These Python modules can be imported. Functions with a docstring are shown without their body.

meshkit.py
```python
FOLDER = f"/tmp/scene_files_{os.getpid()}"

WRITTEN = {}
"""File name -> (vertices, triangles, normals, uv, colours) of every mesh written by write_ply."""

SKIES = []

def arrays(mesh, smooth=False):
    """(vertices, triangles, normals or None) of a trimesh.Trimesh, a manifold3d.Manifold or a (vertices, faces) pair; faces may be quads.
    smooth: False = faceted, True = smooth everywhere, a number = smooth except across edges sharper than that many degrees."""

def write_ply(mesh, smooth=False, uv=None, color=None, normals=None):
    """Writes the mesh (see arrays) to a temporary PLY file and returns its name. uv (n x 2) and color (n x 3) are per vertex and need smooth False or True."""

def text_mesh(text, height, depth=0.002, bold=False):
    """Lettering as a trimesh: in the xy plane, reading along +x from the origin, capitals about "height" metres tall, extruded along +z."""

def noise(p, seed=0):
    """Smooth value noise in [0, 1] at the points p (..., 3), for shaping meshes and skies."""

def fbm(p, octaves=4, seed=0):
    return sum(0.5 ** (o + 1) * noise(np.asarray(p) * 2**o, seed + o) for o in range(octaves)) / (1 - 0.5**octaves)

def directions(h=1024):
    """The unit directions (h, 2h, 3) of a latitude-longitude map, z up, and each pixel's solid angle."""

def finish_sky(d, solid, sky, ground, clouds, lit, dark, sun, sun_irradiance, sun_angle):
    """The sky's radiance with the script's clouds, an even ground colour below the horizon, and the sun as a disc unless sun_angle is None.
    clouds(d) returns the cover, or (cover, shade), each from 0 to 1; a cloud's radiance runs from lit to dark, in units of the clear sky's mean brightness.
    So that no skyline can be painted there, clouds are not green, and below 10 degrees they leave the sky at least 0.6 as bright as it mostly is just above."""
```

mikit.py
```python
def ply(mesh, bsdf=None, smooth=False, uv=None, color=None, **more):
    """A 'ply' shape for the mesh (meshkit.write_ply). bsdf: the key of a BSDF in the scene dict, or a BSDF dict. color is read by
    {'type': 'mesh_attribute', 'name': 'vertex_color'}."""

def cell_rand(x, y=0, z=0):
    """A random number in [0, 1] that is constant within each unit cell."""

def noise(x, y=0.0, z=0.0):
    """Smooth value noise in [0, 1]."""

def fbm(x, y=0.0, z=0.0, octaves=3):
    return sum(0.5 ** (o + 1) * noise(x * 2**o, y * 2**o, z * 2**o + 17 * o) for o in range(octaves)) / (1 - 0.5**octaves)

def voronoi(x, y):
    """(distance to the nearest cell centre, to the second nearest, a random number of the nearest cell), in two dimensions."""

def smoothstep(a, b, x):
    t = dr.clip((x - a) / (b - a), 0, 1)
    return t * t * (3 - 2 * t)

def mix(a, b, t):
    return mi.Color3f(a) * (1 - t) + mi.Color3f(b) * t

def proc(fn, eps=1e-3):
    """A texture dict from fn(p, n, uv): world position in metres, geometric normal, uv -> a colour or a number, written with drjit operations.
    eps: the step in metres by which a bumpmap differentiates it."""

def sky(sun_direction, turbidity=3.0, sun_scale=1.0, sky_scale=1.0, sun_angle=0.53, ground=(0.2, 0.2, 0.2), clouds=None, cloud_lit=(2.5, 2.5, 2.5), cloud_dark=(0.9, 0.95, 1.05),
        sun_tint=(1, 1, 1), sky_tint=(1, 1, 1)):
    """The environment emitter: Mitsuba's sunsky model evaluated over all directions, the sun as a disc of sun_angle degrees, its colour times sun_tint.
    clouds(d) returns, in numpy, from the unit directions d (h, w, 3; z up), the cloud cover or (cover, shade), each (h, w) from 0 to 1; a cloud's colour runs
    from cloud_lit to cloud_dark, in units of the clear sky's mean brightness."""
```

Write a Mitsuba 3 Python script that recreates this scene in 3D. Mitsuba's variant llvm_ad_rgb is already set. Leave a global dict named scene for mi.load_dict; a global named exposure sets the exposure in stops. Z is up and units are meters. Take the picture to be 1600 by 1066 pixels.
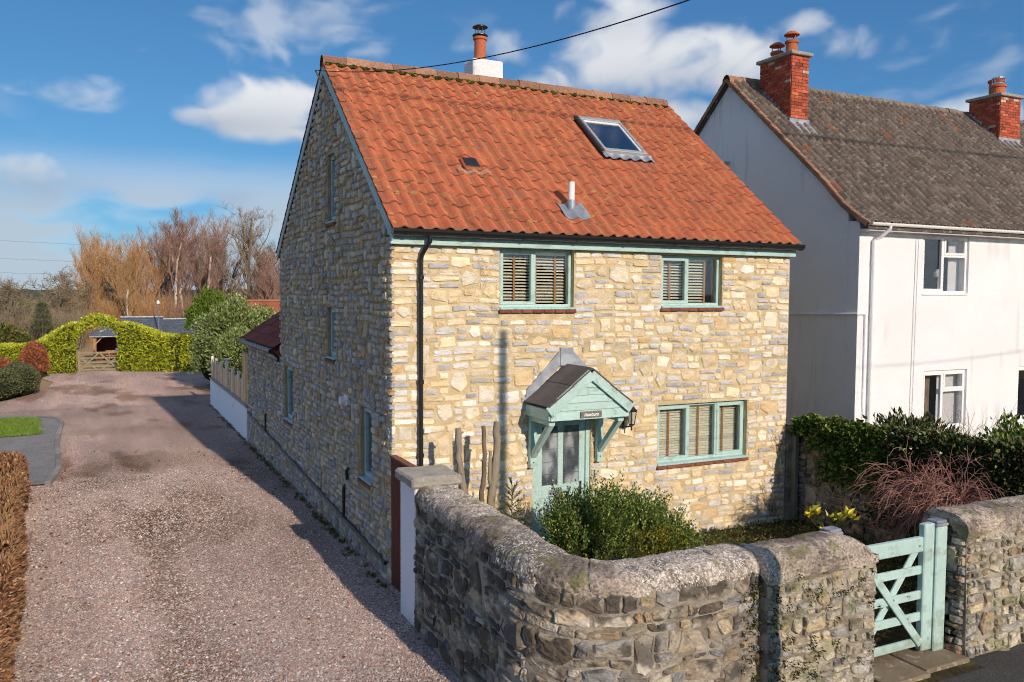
import math, random
import numpy as np, trimesh, drjit as dr, mitsuba as mi
import mikit, meshkit
from mikit import noise, fbm, voronoi, cell_rand, smoothstep, mix
from scipy.spatial import Voronoi, ConvexHull
from shapely.geometry import Polygon, box as sbox
T = mi.ScalarTransform4f
scene, labels = {}, {}
# ------------------------------------------------------------------ camera, sky, exposure
CAM = np.array([-3.8206, -11.7579, 4.3481])
FWD = np.array([0.44035695, 0.89604662, -0.0564465])
UP = np.array([0.01965205, 0.05323565, 0.99838858])
scene['camera'] = {'type': 'perspective', 'fov': 62.91, 'fov_axis': 'x', 'near_clip': 0.1, 'far_clip': 4000.0,
                   'to_world': T().look_at(origin=CAM.tolist(), target=(CAM + FWD).tolist(), up=UP.tolist())}
SUN = np.array([0.092, -1.0, 0.40])


def clouds(d):
    az = np.arctan2(d[..., 0], d[..., 1])
    el = np.arcsin(np.clip(d[..., 2], -1, 1))
    q = np.stack([az * 7.0, el * 11.0, d[..., 2] * 3], -1)
    w = meshkit.fbm(q * 1.3, 3, 5) - 0.5
    n = meshkit.fbm(q * 1.7 + w[..., None] * 1.6, 6, 11)
    n2 = meshkit.fbm(q * np.array([.7, 2.2, 1]) + 31 + w[..., None], 5, 23)
    m = np.zeros(az.shape)
    sh = np.zeros(az.shape)
    for a, e, ra, re, s in [(.172, .205, .085, .043, 1.15), (.10, .192, .05, .02, .75), (.60, .262, .14, .055, .85), (.66, .19, .065, .045, .80), (.78, .295, .06, .022, .55),
                            (-.05, .205, .05, .02, .42), (-.06, .125, .07, .03, .56), (.02, .16, .05, .02, .5), (.95, .185, .09, .03, .6), (.22, .315, .04, .02, .45),
                            (.46, .28, .05, .04, .55), (.13, .115, .03, .02, .45), (.20, .245, .03, .015, .3), (-.02, .31, .06, .02, .5), (.50, .235, .10, .05, .52), (.69, .255, .09, .05, .62), (.84, .27, .06, .03, .5), (.57, .315, .12, .03, .62), (.30, .27, .05, .02, .42), (.0, .20, .09, .03, .55), (-.08, .17, .06, .02, .55), (.06, .255, .06, .015, .42), (1.0, .17, .08, .02, .5)]:
        g = np.exp(-(((az - a) / ra) ** 2 + ((el - e) / re) ** 2) ** 1.3)
        m = np.maximum(m, s * g)
        sh += s * g * smooth(.6, -1.0, (el - e) / re)
    c1 = np.maximum(smooth(.30, .72, m * .95 + (n - .5) * 1.35 - .06), .50 * smooth(.50, .74, n2 + .7 * (n - .5)) * smooth(.42, .7, meshkit.fbm(q * .8 + 7, 3, 3) + .02))
    bank = smooth(.165, .085, el) * smooth(.33, .55, n2 + .12 * smooth(.13, .06, el)) * .72
    rest = smooth(.50, .70, n) * .85 * np.maximum(smooth(.85, 1.2, np.abs(az - .45)), smooth(.42, .6, el))
    c = np.maximum(np.maximum(c1 * .93, bank), rest)
    return c, np.clip(sh * .75 + .15 + .9 * bank, 0, 1)


def smooth(a, b, x):
    t = np.clip((x - a) / (b - a), 0, 1)
    return t * t * (3 - 2 * t)


scene['sky'] = mikit.sky(SUN.tolist(), turbidity=2.4, sun_scale=1.0, sky_scale=.84, sun_tint=(.89, .98, 1.34), clouds=clouds, cloud_lit=(4.7, 4.7, 4.75), cloud_dark=(2.4, 2.6, 2.95), ground=(.16, .13, .11), sky_tint=(.50, .96, 1.42))
exposure = 1.74
# ------------------------------------------------------------------ registering
count = {}


def key_for(name, parent=None):
    k = (parent + '__' if parent else '') + name
    n = count.get(k, 0)
    count[k] = n + 1
    return k if n == 0 else '%s_%03d' % (k, n)


def thing(name, label, cat, group=None, kind=None):
    k = key_for(name)
    tag(k, label, cat, group, kind)
    return k


def tag(k, label=None, cat=None, group=None, kind=None):
    labels[k] = {a: b for a, b in dict(label=label, category=cat, group=group, kind=kind).items() if b}
    return k


class M:
    """collects pieces; every piece carries a constant uv (two random numbers that the material reads)"""

    def __init__(s):
        s.v, s.f, s.u, s.n = [], [], [], 0

    def add(s, v, f, uv=(.5, .5)):
        v = np.asarray(v, float)
        f = np.asarray(f, int)
        if f.shape[1] == 4:
            f = np.vstack([f[:, [0, 1, 2]], f[:, [0, 2, 3]]])
        s.v.append(v)
        s.f.append(f + s.n)
        uv = np.asarray(uv, float)
        s.u.append(np.tile(uv, (len(v), 1)) if uv.ndim == 1 else uv)
        s.n += len(v)
        return s

    def tm(s, m, uv=(.5, .5)):
        return s.add(m.vertices, m.faces, uv)

    def arr(s):
        return np.vstack(s.v), np.vstack(s.f), np.vstack(s.u)

    def put(s, name, bsdf, parent=None, smooth=False, key=None):
        v, f, u = s.arr()
        k = key or key_for(name, parent)
        if smooth not in (True, False):
            scene[k] = mikit.ply((v, f), bsdf, smooth=smooth)
        else:
            scene[k] = mikit.ply((v, f), bsdf, smooth=smooth, uv=u)
        return k


def one(v, f, name, bsdf, parent=None, uv=(.5, .5), smooth=False):
    return M().add(v, f, uv).put(name, bsdf, parent, smooth)


# ------------------------------------------------------------------ geometry helpers
BF = np.array([[0, 3, 2, 1], [4, 5, 6, 7], [0, 1, 5, 4], [1, 2, 6, 5], [2, 3, 7, 6], [3, 0, 4, 7]])


def bx(x0, x1, y0, y1, z0, z1):
    return np.array([[x0, y0, z0], [x1, y0, z0], [x1, y1, z0], [x0, y1, z0], [x0, y0, z1], [x1, y0, z1], [x1, y1, z1], [x0, y1, z1]], float), BF


_hc = {}


def cbx(x0, x1, y0, y1, z0, z1, c=.006):
    """box with chamfered edges"""
    if 'f' not in _hc:
        p = []
        for sx in (-1, 1):
            for sy in (-1, 1):
                for sz in (-1, 1):
                    p += [(sx, sy * .9, sz * .9), (sx * .9, sy, sz * .9), (sx * .9, sy * .9, sz)]
        p = np.array(p)
        h = ConvexHull(p)
        f = h.simplices.copy()
        nn = np.cross(p[f[:, 1]] - p[f[:, 0]], p[f[:, 2]] - p[f[:, 0]])
        flip = (nn * p[f].mean(1)).sum(1) < 0
        f[flip] = f[flip][:, ::-1]
        _hc['p'], _hc['f'] = p, f
    p = _hc['p']
    h = np.array([x1 - x0, y1 - y0, z1 - z0]) / 2
    c = min(c, h.min() * .6)
    cen = np.array([x0 + x1, y0 + y1, z0 + z1]) / 2
    full = np.abs(p) > .95
    return cen + np.sign(p) * np.where(full, h, h - c), _hc['f']


def beam(a, b, w, t, up=(0, 0, 1), c=.005):
    """bar from a to b, width w (across, in the plane with up), thickness t"""
    a, b = np.asarray(a, float), np.asarray(b, float)
    d = b - a
    L = np.linalg.norm(d)
    d /= L
    s = np.cross(d, up)
    s /= np.linalg.norm(s)
    u = np.cross(s, d)
    v, f = cbx(0, L, -t / 2, t / 2, -w / 2, w / 2, c)
    return a + v[:, :1] * d + v[:, 1:2] * s + v[:, 2:] * u, f


def tube(pts, r, n=8, cap=True):
    p = np.asarray(pts, float)
    r = np.broadcast_to(r, (len(p),))
    t = np.gradient(p, axis=0)
    t /= np.linalg.norm(t, axis=1, keepdims=True) + 1e-12
    ref = np.array([0, 0, 1.0]) if np.abs(t[:, 2]).mean() < .8 else np.array([1.0, 0, 0])
    a = np.cross(t, ref)
    a /= np.linalg.norm(a, axis=1, keepdims=True) + 1e-12
    b = np.cross(t, a)
    an = np.arange(n) * 2 * np.pi / n
    v = p[:, None] + r[:, None, None] * (np.cos(an)[None, :, None] * a[:, None] + np.sin(an)[None, :, None] * b[:, None])
    i, j = np.meshgrid(np.arange(len(p) - 1), np.arange(n), indexing='ij')
    q = np.stack([i * n + j, i * n + (j + 1) % n, (i + 1) * n + (j + 1) % n, (i + 1) * n + j], -1).reshape(-1, 4)
    f = np.vstack([q[:, [0, 1, 2]], q[:, [0, 2, 3]]])
    v = v.reshape(-1, 3)
    if cap:
        k = len(v)
        v = np.vstack([v, p[0], p[-1]])
        e = np.arange(n)
        f = np.vstack([f, np.stack([e, e * 0 + k, (e + 1) % n], 1), np.stack([e + (len(p) - 1) * n, (e + 1) % n + (len(p) - 1) * n, e * 0 + k + 1], 1)])
    return v, f


def lathe(prof, cx, cy, n=20):
    """prof: (r,z) list"""
    an = np.arange(n) * 2 * np.pi / n
    P = np.array(prof, float)
    v = np.stack([cx + P[:, :1] * np.cos(an), cy + P[:, :1] * np.sin(an), np.repeat(P[:, 1:], n, 1)], -1).reshape(-1, 3)
    i, j = np.meshgrid(np.arange(len(P) - 1), np.arange(n), indexing='ij')
    q = np.stack([i * n + j, i * n + (j + 1) % n, (i + 1) * n + (j + 1) % n, (i + 1) * n + j], -1).reshape(-1, 4)
    return v, q


def grid(P):
    """quads over a (a,b,3) array of points"""
    a, b = P.shape[:2]
    i, j = np.meshgrid(np.arange(a - 1), np.arange(b - 1), indexing='ij')
    q = np.stack([i * b + j, (i + 1) * b + j, (i + 1) * b + j + 1, i * b + j + 1], -1).reshape(-1, 4)
    return P.reshape(-1, 3), q


def prism(poly, h0, h1, fn):
    """extrude a shapely polygon (u,v) from w=h0 to h1 and map (u,v,w) with fn"""
    m = trimesh.creation.extrude_polygon(poly, h1 - h0, engine='earcut')
    v = np.array(m.vertices)
    v[:, 2] += h0
    return fn(v), np.array(m.faces)


def blob(c, r, rng, sub=2, amp=.25, fr=2.0):
    m = trimesh.creation.icosphere(subdivisions=sub)
    v = m.vertices * (1 + amp * (meshkit.fbm(m.vertices * fr + rng.uniform(0, 99, 3), 3) - .5)[:, None] * 2)
    return np.asarray(c) + v * np.asarray(r), m.faces


def leaves(c, L, W, rng, dirs=None, spread=1.0, fold=.25):
    """leaf-shaped folded quads at the points c: lengths L, widths W"""
    n = len(c)
    d = rng.normal(size=(n, 3))
    d /= np.linalg.norm(d, axis=1, keepdims=True)
    if dirs is not None:
        d = dirs + spread * d
        d /= np.linalg.norm(d, axis=1, keepdims=True)
    s = np.cross(d, rng.normal(size=(n, 3)))
    s /= np.linalg.norm(s, axis=1, keepdims=True)
    u = np.cross(s, d)
    L = (L * rng.uniform(.7, 1.3, n))[:, None]
    W = (W * rng.uniform(.7, 1.3, n))[:, None]
    v = np.stack([c, c + d * L * .45 + s * W * .5 + u * W * fold, c + d * L, c + d * L * .45 - s * W * .5 + u * W * fold], 1).reshape(-1, 3)
    k = np.arange(n)[:, None] * 4
    f = np.vstack([k + [0, 1, 2], k + [0, 2, 3]])
    uv = np.repeat(rng.uniform(0, 1, (n, 2)), 4, 0)
    return v, f, uv


def stone(poly, depth, rng, bev=.012, fn=None, back=-.03, rough=.004):
    """one building stone: outline poly (k,2), standing proud by depth, with a bevelled uneven face"""
    p = np.asarray(poly, float)
    k = len(p)
    c = p.mean(0)
    r = np.linalg.norm(p - c, axis=1, keepdims=True)
    ins = p - (p - c) / r * np.minimum(bev * rng.uniform(.7, 1.5, (k, 1)), r * .4)
    v = np.vstack([np.c_[p, np.full(k, back)], np.c_[p, depth * rng.uniform(.25, .6, k)], np.c_[ins, depth * .85 + rng.normal(0, rough, k)], [[c[0], c[1], depth + rng.normal(0, rough)]]])
    e = np.arange(k)
    e2 = (e + 1) % k
    f = np.vstack([np.stack([a, b, c2], 1) for a, b, c2 in [(e, e2, e2 + k), (e, e2 + k, e + k), (e + k, e2 + k, e2 + 2 * k), (e + k, e2 + 2 * k, e + 2 * k), (e + 2 * k, e2 + 2 * k, e * 0 + 3 * k)]])
    return (fn(v) if fn else v), f


def stone_rect(u0, u1, z0, z1, rng, gap=.011, big=False):
    g = gap * rng.uniform(.7, 1.5, 4)
    if u1 - u0 < .09:
        g *= .6
    x0, x1, y0, y1 = u0 + g[0] / 2, u1 - g[1] / 2, z0 + g[2] / 2, z1 - g[3] / 2
    w, h = x1 - x0, y1 - y0
    if big and rng.uniform() < .8:
        k = rng.integers(4, 6)
        a = (np.arange(k) + rng.uniform(-.22, .22, k)) * 2 * np.pi / k + np.pi / 4 + rng.uniform(-.3, .3)
        e = 1 / np.maximum(np.abs(np.cos(a)), np.abs(np.sin(a))) ** .75
        p = np.c_[np.cos(a) * e * rng.uniform(.85, 1.05, k) * w / 2, np.sin(a) * e * rng.uniform(.85, 1.05, k) * h / 2]
        q = np.roll(p, -1, 0)
        p = np.stack([p * .93 + q * .07, p * .5 + q * .5 + rng.normal(0, .004, p.shape), p * .07 + q * .93], 1).reshape(-1, 2)
        p = np.clip(p, [-w / 2, -h / 2], [w / 2, h / 2]) + [(x0 + x1) / 2, (y0 + y1) / 2]
        return p
    j = min(w, h) * .34
    c = [rng.uniform(.25, 1.0) * j for _ in range(4)]
    um, zm = (x0 + x1) / 2 + rng.uniform(-.25, .25) * w, (y0 + y1) / 2 + rng.uniform(-.1, .1) * h
    q = rng.uniform(0, 1, 8) * j * .45
    p = [(x0 + c[0], y0 + q[6]), (um, y0 + q[0] * .6), (x1 - c[1], y0 + q[1]), (x1, y0 + c[1]), (x1 - q[2], zm), (x1 - q[5] * .5, y1 - c[2]), (x1 - c[2], y1 - q[7]), (um, y1 - q[3] * .6), (x0 + c[3], y1 - q[4]), (x0, y1 - c[3]), (x0 + q[5], zm), (x0, y0 + c[0])]
    return np.array(p)


def coursed(U0, U1, Z0, Z1, rng, holes=(), span=None, rowh=(.085, .13), ww=(.13, .42), nbig=.055, bigw=(.2, .36)):
    """coursed rubble layout -> list of (u0,u1,z0,z1,big). span(z) limits a row to a gable shape"""
    rows = [Z0]
    while rows[-1] < Z1 - rowh[0]:
        rows.append(rows[-1] + rng.uniform(*rowh))
    rows[-1] = Z1
    R = len(rows) - 1
    busy = [[] for _ in range(R)]
    out = []

    def lim(i):
        if not span:
            return U0, U1
        a, b = span(rows[i + 1])
        return max(U0, a), min(U1, b)
    for i in range(R):
        for h in holes:
            if rows[i + 1] > h[2] + .02 and rows[i] < h[3] - .02:
                busy[i].append((h[0], h[1]))
    for _ in range(int(nbig * (U1 - U0) * R * 8)):
        i = rng.integers(0, R - 3)
        k = rng.choice([2, 2, 2, 3])
        w = rng.uniform(*bigw)
        a, b = lim(min(i + k - 1, R - 1))
        if b - a < w + .2:
            continue
        u = rng.uniform(a, b - w)
        if all(u + w + .0 < x0 or u > x1 for r in range(i, i + k) for x0, x1 in busy[r]):
            for r in range(i, i + k):
                busy[r].append((u, u + w))
            out.append((u, u + w, rows[i], rows[i + k], True))
    for i in range(R):
        a, b = lim(i)
        x = a
        for x0, x1 in sorted(busy[i]) + [(b, b)]:
            x0 = min(x0, b)
            while x0 - x > .03:
                left = x0 - x
                w = rng.uniform(*ww) if rng.uniform() > .2 else rng.uniform(ww[0] * .7, ww[0] * 1.4)
                if left - w < ww[0] * .6:
                    w = left if left < ww[1] * 1.15 else left / 2
                out.append((x, x + w, rows[i], rows[i + 1], False))
                x += w
            x = max(x, x1)
    return out


def lay(stones, fn, rng, holder, bsdf, keep, depth=.018, sizekey=None, limit=300, name='stone', rest='stonework', gap=.011, wav=.0, tone=None):
    """stones of a wall: the `limit` first in order of keep as parts, the others joined"""
    order = sorted(range(len(stones)), key=lambda i: keep(stones[i]))
    restm = M()
    for rank, i in enumerate(order):
        u0, u1, z0, z1, big = stones[i]
        p = stone_rect(u0, u1, z0, z1, rng, gap, big)
        if wav:
            p[:, 1] += wav * np.sin(p[:, 0] * 2.1 + p[:, 1] * 1.3) + wav * .6 * np.sin(p[:, 0] * 5.3 + 1)
        if u0 < .02:
            p[:, 0] = np.where(p[:, 0] < u0 + .03, p[:, 0] - depth * rng.uniform(.6, 1.6), p[:, 0])
        v, f = stone(p, depth * rng.uniform(.5, 1.6), rng, fn=fn)
        t = rng.uniform()
        if tone:
            t = tone(t, big, u0, z0)
        uv = (t, rng.uniform())
        if rank < limit:
            one(v, f, name, bsdf, holder, uv)
        else:
            restm.add(v, f, uv)
    if restm.v:
        k = restm.put(rest, bsdf, holder)
        labels[k] = {'kind': 'stuff'}


# ------------------------------------------------------------------ materials
def mat(name, color, rough=.85, spec=.25, bump=None, bscale=.004, eps=2e-3, metallic=0.0, two=True, **more):
    col = mikit.proc(color) if callable(color) else {'type': 'rgb', 'value': list(color)}
    b = {'type': 'principled', 'base_color': col, 'roughness': rough, 'specular': spec, **more}
    if metallic:
        b['metallic'] = metallic
    if bump:
        b = {'type': 'bumpmap', 'arbitrary': mikit.proc(bump, eps), 'scale': bscale, 'bsdf': b}
    scene[name] = {'type': 'twosided', 'bsdf': b} if two else b
    return name


def C(*c):
    return mi.Color3f(*c)


def pick(t, steps):
    """steps: [(limit, colour)...]: the colour of the step that t falls in"""
    c = C(*steps[-1][1])
    for lim, col in reversed(steps[:-1]):
        c = dr.select(t < lim, C(*col), c)
    return c


def n3(p, s, o=3):
    return fbm(p.x * s, p.y * s, p.z * s, o)


def stonefn(steps, vary=.34, s1=9, s2=45):
    def fn(p, n, uv):
        c = pick(uv.x, steps)
        a = n3(p, s1, 3)
        b = noise(p.x * s2, p.y * s2, p.z * s2)
        k = (1 - vary / 2 + vary * uv.y) * (.62 + .5 * a + .26 * b)
        c = c * k
        return mix(c, c * C(1.08, .98, .80), smoothstep(.45, .75, n3(p + 7, 5, 2)))
    return fn


CREAM = [(.18, (.70, .605, .445)), (.36, (.73, .675, .555)), (.46, (.64, .535, .375)), (.68, (.46, .465, .48)), (.88, (.56, .565, .575)), (.985, (.74, .71, .65)), (1, (.62, .47, .28))]
mat('m_stone', stonefn(CREAM), .9, .2, lambda p, n, uv: n3(p, 26, 3), .012)
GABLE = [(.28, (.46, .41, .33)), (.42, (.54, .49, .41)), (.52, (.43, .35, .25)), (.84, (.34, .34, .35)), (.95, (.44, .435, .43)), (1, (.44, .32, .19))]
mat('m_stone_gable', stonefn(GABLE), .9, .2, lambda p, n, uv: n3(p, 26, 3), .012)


def mortar(p, n, uv):
    a = n3(p, 6, 3)
    b = noise(p.x * 90, p.y * 90, p.z * 90)
    return mix(C(.56, .45, .26), C(.66, .55, .36), smoothstep(.35, .7, a)) * (.80 + .32 * b)


mat('m_mortar', mortar, .95, .1, lambda p, n, uv: n3(p, 50, 2), .008)
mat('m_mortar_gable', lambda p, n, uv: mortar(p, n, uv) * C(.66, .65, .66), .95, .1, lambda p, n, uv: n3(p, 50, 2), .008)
RUB = [(.22, (.30, .26, .205)), (.42, (.25, .235, .215)), (.60, (.33, .285, .22)), (.74, (.27, .27, .27)), (.82, (.36, .28, .19)), (.92, (.46, .42, .35)), (.97, (.215, .21, .21)), (1, (.33, .22, .15))]


def rubble(p, n, uv):
    c = stonefn(RUB, .5, 7, 38)(p, n, uv)
    l = smoothstep(.60, .70, n3(p + 3, 16, 3)) * .55
    c = mix(c, C(.47, .45, .40), l)
    d = smoothstep(.47, .63, n3(p + 11, 4.5, 4) + .09 * smoothstep(.35, -.1, p.x)) * .8
    return mix(c, C(.055, .048, .042), d)


mat('m_rubble', rubble, .9, .25, lambda p, n, uv: n3(p, 20, 5), .05)
mat('m_rubble_mortar', lambda p, n, uv: mix(C(.21, .185, .15), C(.37, .335, .275), smoothstep(.35, .62, n3(p, 5, 3))) * (.7 + .5 * noise(p.x * 70, p.y * 70, p.z * 70)), .95, .1, lambda p, n, uv: n3(p, 40, 3), .02)
RUB2 = [(.3, (.40, .36, .27)), (.5, (.31, .285, .24)), (.75, (.45, .41, .315)), (.9, (.36, .355, .33)), (1, (.29, .235, .165))]


def rubble2(p, n, uv):
    c = stonefn(RUB2, .5, 7, 38)(p, n, uv)
    c = mix(c, C(.52, .50, .44), smoothstep(.56, .68, n3(p + 3, 14, 3)) * .5)
    c = mix(c, C(.15, .19, .05), smoothstep(.58, .72, n3(p + 21, 5, 3)) * .5)
    return mix(c, C(.07, .06, .05), smoothstep(.58, .72, n3(p + 11, 6, 3)) * .6)


mat('m_rubble_pale', rubble2, .9, .25, lambda p, n, uv: n3(p, 22, 5), .045)


def coping(p, n, uv):
    a = n3(p, 3.2, 4)
    c = mix(C(.33, .28, .235), C(.45, .385, .32), smoothstep(.35, .65, a)) * (.66 + .6 * noise(p.x * 60, p.y * 60, p.z * 60))
    dark = smoothstep(.46, .62, n3(p + 5, 2.2, 4))
    c = mix(c, C(.12, .10, .088), dark * .75)
    c = mix(c, C(.10, .085, .07), smoothstep(.60, .66, n3(p + 31, 11, 4)) * .7)
    zone = smoothstep(.42, .62, n3(p + 9, 1.3, 2) + .36 * smoothstep(.2, .9, p.x) * smoothstep(2.7, 1.9, p.x) - .07)
    u, v = p.x - p.y, p.x + p.y + p.z
    wob = n3(p, 26, 3) - .5
    for sc, th, am in ((16, .28, .45), (29, .36, .75), (46, .34, .6)):
        d1, d2, r = voronoi(u * sc, v * sc)
        sp = smoothstep(th, th - .12, d1 + wob * .7) * dr.select(r > .5, 1.0, 0.0)
        c = mix(c, C(.66, .65, .60) * (.8 + .35 * r), sp * zone * am)
    c = c * (.72 + .5 * smoothstep(.3, .6, n3(p + 41, 48, 2)))
    g = smoothstep(.60, .70, n3(p + 15, 6, 4)) * .6
    return mix(c, C(.17, .165, .06), g)


mat('m_coping', coping, .92, .2, lambda p, n, uv: n3(p, 34, 4), .03)


def gravel(p, n, uv):
    x, y = p.x, p.y
    d1, d2, r = voronoi(x * 42, y * 42)
    c = pick(r, [(.26, (.54, .39, .335)), (.44, (.43, .35, .32)), (.60, (.62, .53, .49)), (.74, (.35, .31, .295)), (.86, (.50, .43, .41)), (.94, (.78, .74, .71)), (1, (.22, .185, .175))])
    c = c * (.55 + .75 * smoothstep(0, .28, d2 - d1))
    m = fbm(x * .55 + 3, y * .28, 0, 4)
    c = c * C(1.02, .94, .905) * (.42 + .58 * m)
    c = mix(c, c * C(1.18, 1.13, 1.12), smoothstep(.5, .75, fbm(x * 1.3 + 8, y * .16 + 2, 5.0, 3)))
    cl = x + .045 * y + 2.55
    tr = smoothstep(.42, .08, dr.abs(cl - .75 + .5 * (fbm(y * .3, 1.0, 2.0, 2) - .5))) + smoothstep(.42, .08, dr.abs(cl + .75 + .5 * (fbm(y * .3, 5.0, 2.0, 2) - .5)))
    c = c * (1 + .16 * tr * smoothstep(.25, .6, fbm(x * 2, y * .5, 1.0, 3)))
    st = smoothstep(.56, .72, fbm(x * .9 + 1.7, y * .42 + 5.1, 3.0, 4))
    c = mix(c, c * C(.52, .46, .38), st * .85)
    for cx, cy, rx, ry, a in [(-2.9, 5.4, .55, 1.7, .75), (-4.1, 10.8, .5, .9, .6), (-4.08, 1.0, .13, .22, .8), (-2.0, 7.6, 1.0, .7, .35), (-2.6, 11.5, 1.6, 1.2, .4), (-3.2, 4.2, .3, .6, .55), (-3.4, 17, 1.8, .8, .35)]:
        e = dr.square((x - cx) / rx) + dr.square((y - cy) / ry)
        c = mix(c, c * C(.45, .41, .30), smoothstep(1.3, .2, e + 1.3 * (fbm(x * 3, y * 2.2, 1.0, 3) - .5)) * a)
    return c


mat('m_gravel', gravel, .9, .25, lambda p, n, uv: smoothstep(.0, .5, voronoi(p.x * 42, p.y * 42)[1] - voronoi(p.x * 42, p.y * 42)[0]), .010, 4e-3)
mat('m_pebble', lambda p, n, uv: pick(uv.x, [(.28, (.55, .39, .335)), (.46, (.42, .345, .315)), (.62, (.62, .53, .49)), (.76, (.33, .29, .28)), (.88, (.50, .43, .41)), (.955, (.80, .76, .73)), (1, (.20, .17, .165))]) * (.7 + .5 * uv.y) * (.50 + .60 * fbm(p.x * .55 + 3, p.y * .28, 0, 4)), .85, .3)


def tilefn(p, n, uv):
    t = dr.minimum(uv.x, 1.0)
    c = pick(t, [(.35, (.50, .145, .066)), (.6, (.485, .138, .064)), (.9, (.51, .151, .070)), (.97, (.46, .128, .060)), (1, (.46, .155, .085))])
    c = c * (.82 + .32 * n3(p, 5, 4))
    c = mix(c, C(.20, .085, .055), smoothstep(.55, .78, n3(p + 4, 2.3, 4)) * .3)
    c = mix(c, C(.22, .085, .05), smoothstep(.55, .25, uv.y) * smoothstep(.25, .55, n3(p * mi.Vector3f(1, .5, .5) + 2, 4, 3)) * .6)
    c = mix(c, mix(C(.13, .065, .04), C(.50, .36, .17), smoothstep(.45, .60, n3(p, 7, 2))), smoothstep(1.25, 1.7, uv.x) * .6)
    c = mix(c, C(.50, .33, .10), smoothstep(.69, .75, n3(p + 9, 8, 3)) * smoothstep(.35, .6, n3(p + 2, .6, 2) + .12 * smoothstep(6.5, 8.5, p.z)) * .7)
    return c


mat('m_tile', tilefn, .78, .35, lambda p, n, uv: n3(p, 60, 2), .004)
mat('m_ridge', lambda p, n, uv: mix(C(.30, .15, .10), C(.40, .24, .16), n3(p, 4, 3)) * (.7 + .5 * uv.y) * (.7 + .5 * n3(p, 30, 2)), .9, .2)


def ntile(p, n, uv):
    t = dr.minimum(uv.x, 1.0)
    c = pick(t, [(.4, (.145, .118, .098)), (.7, (.165, .137, .115)), (.9, (.125, .103, .088)), (.985, (.19, .16, .13)), (1, (.27, .12, .075))])
    c = c * (.55 + .85 * n3(p, 6, 4))
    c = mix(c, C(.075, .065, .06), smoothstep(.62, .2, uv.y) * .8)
    c = mix(c, C(.36, .34, .27), smoothstep(1.25, 1.75, uv.x) * .55)
    return mix(c, C(.36, .34, .27), smoothstep(.60, .72, n3(p + 9, 10, 3)) * .5)


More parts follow.
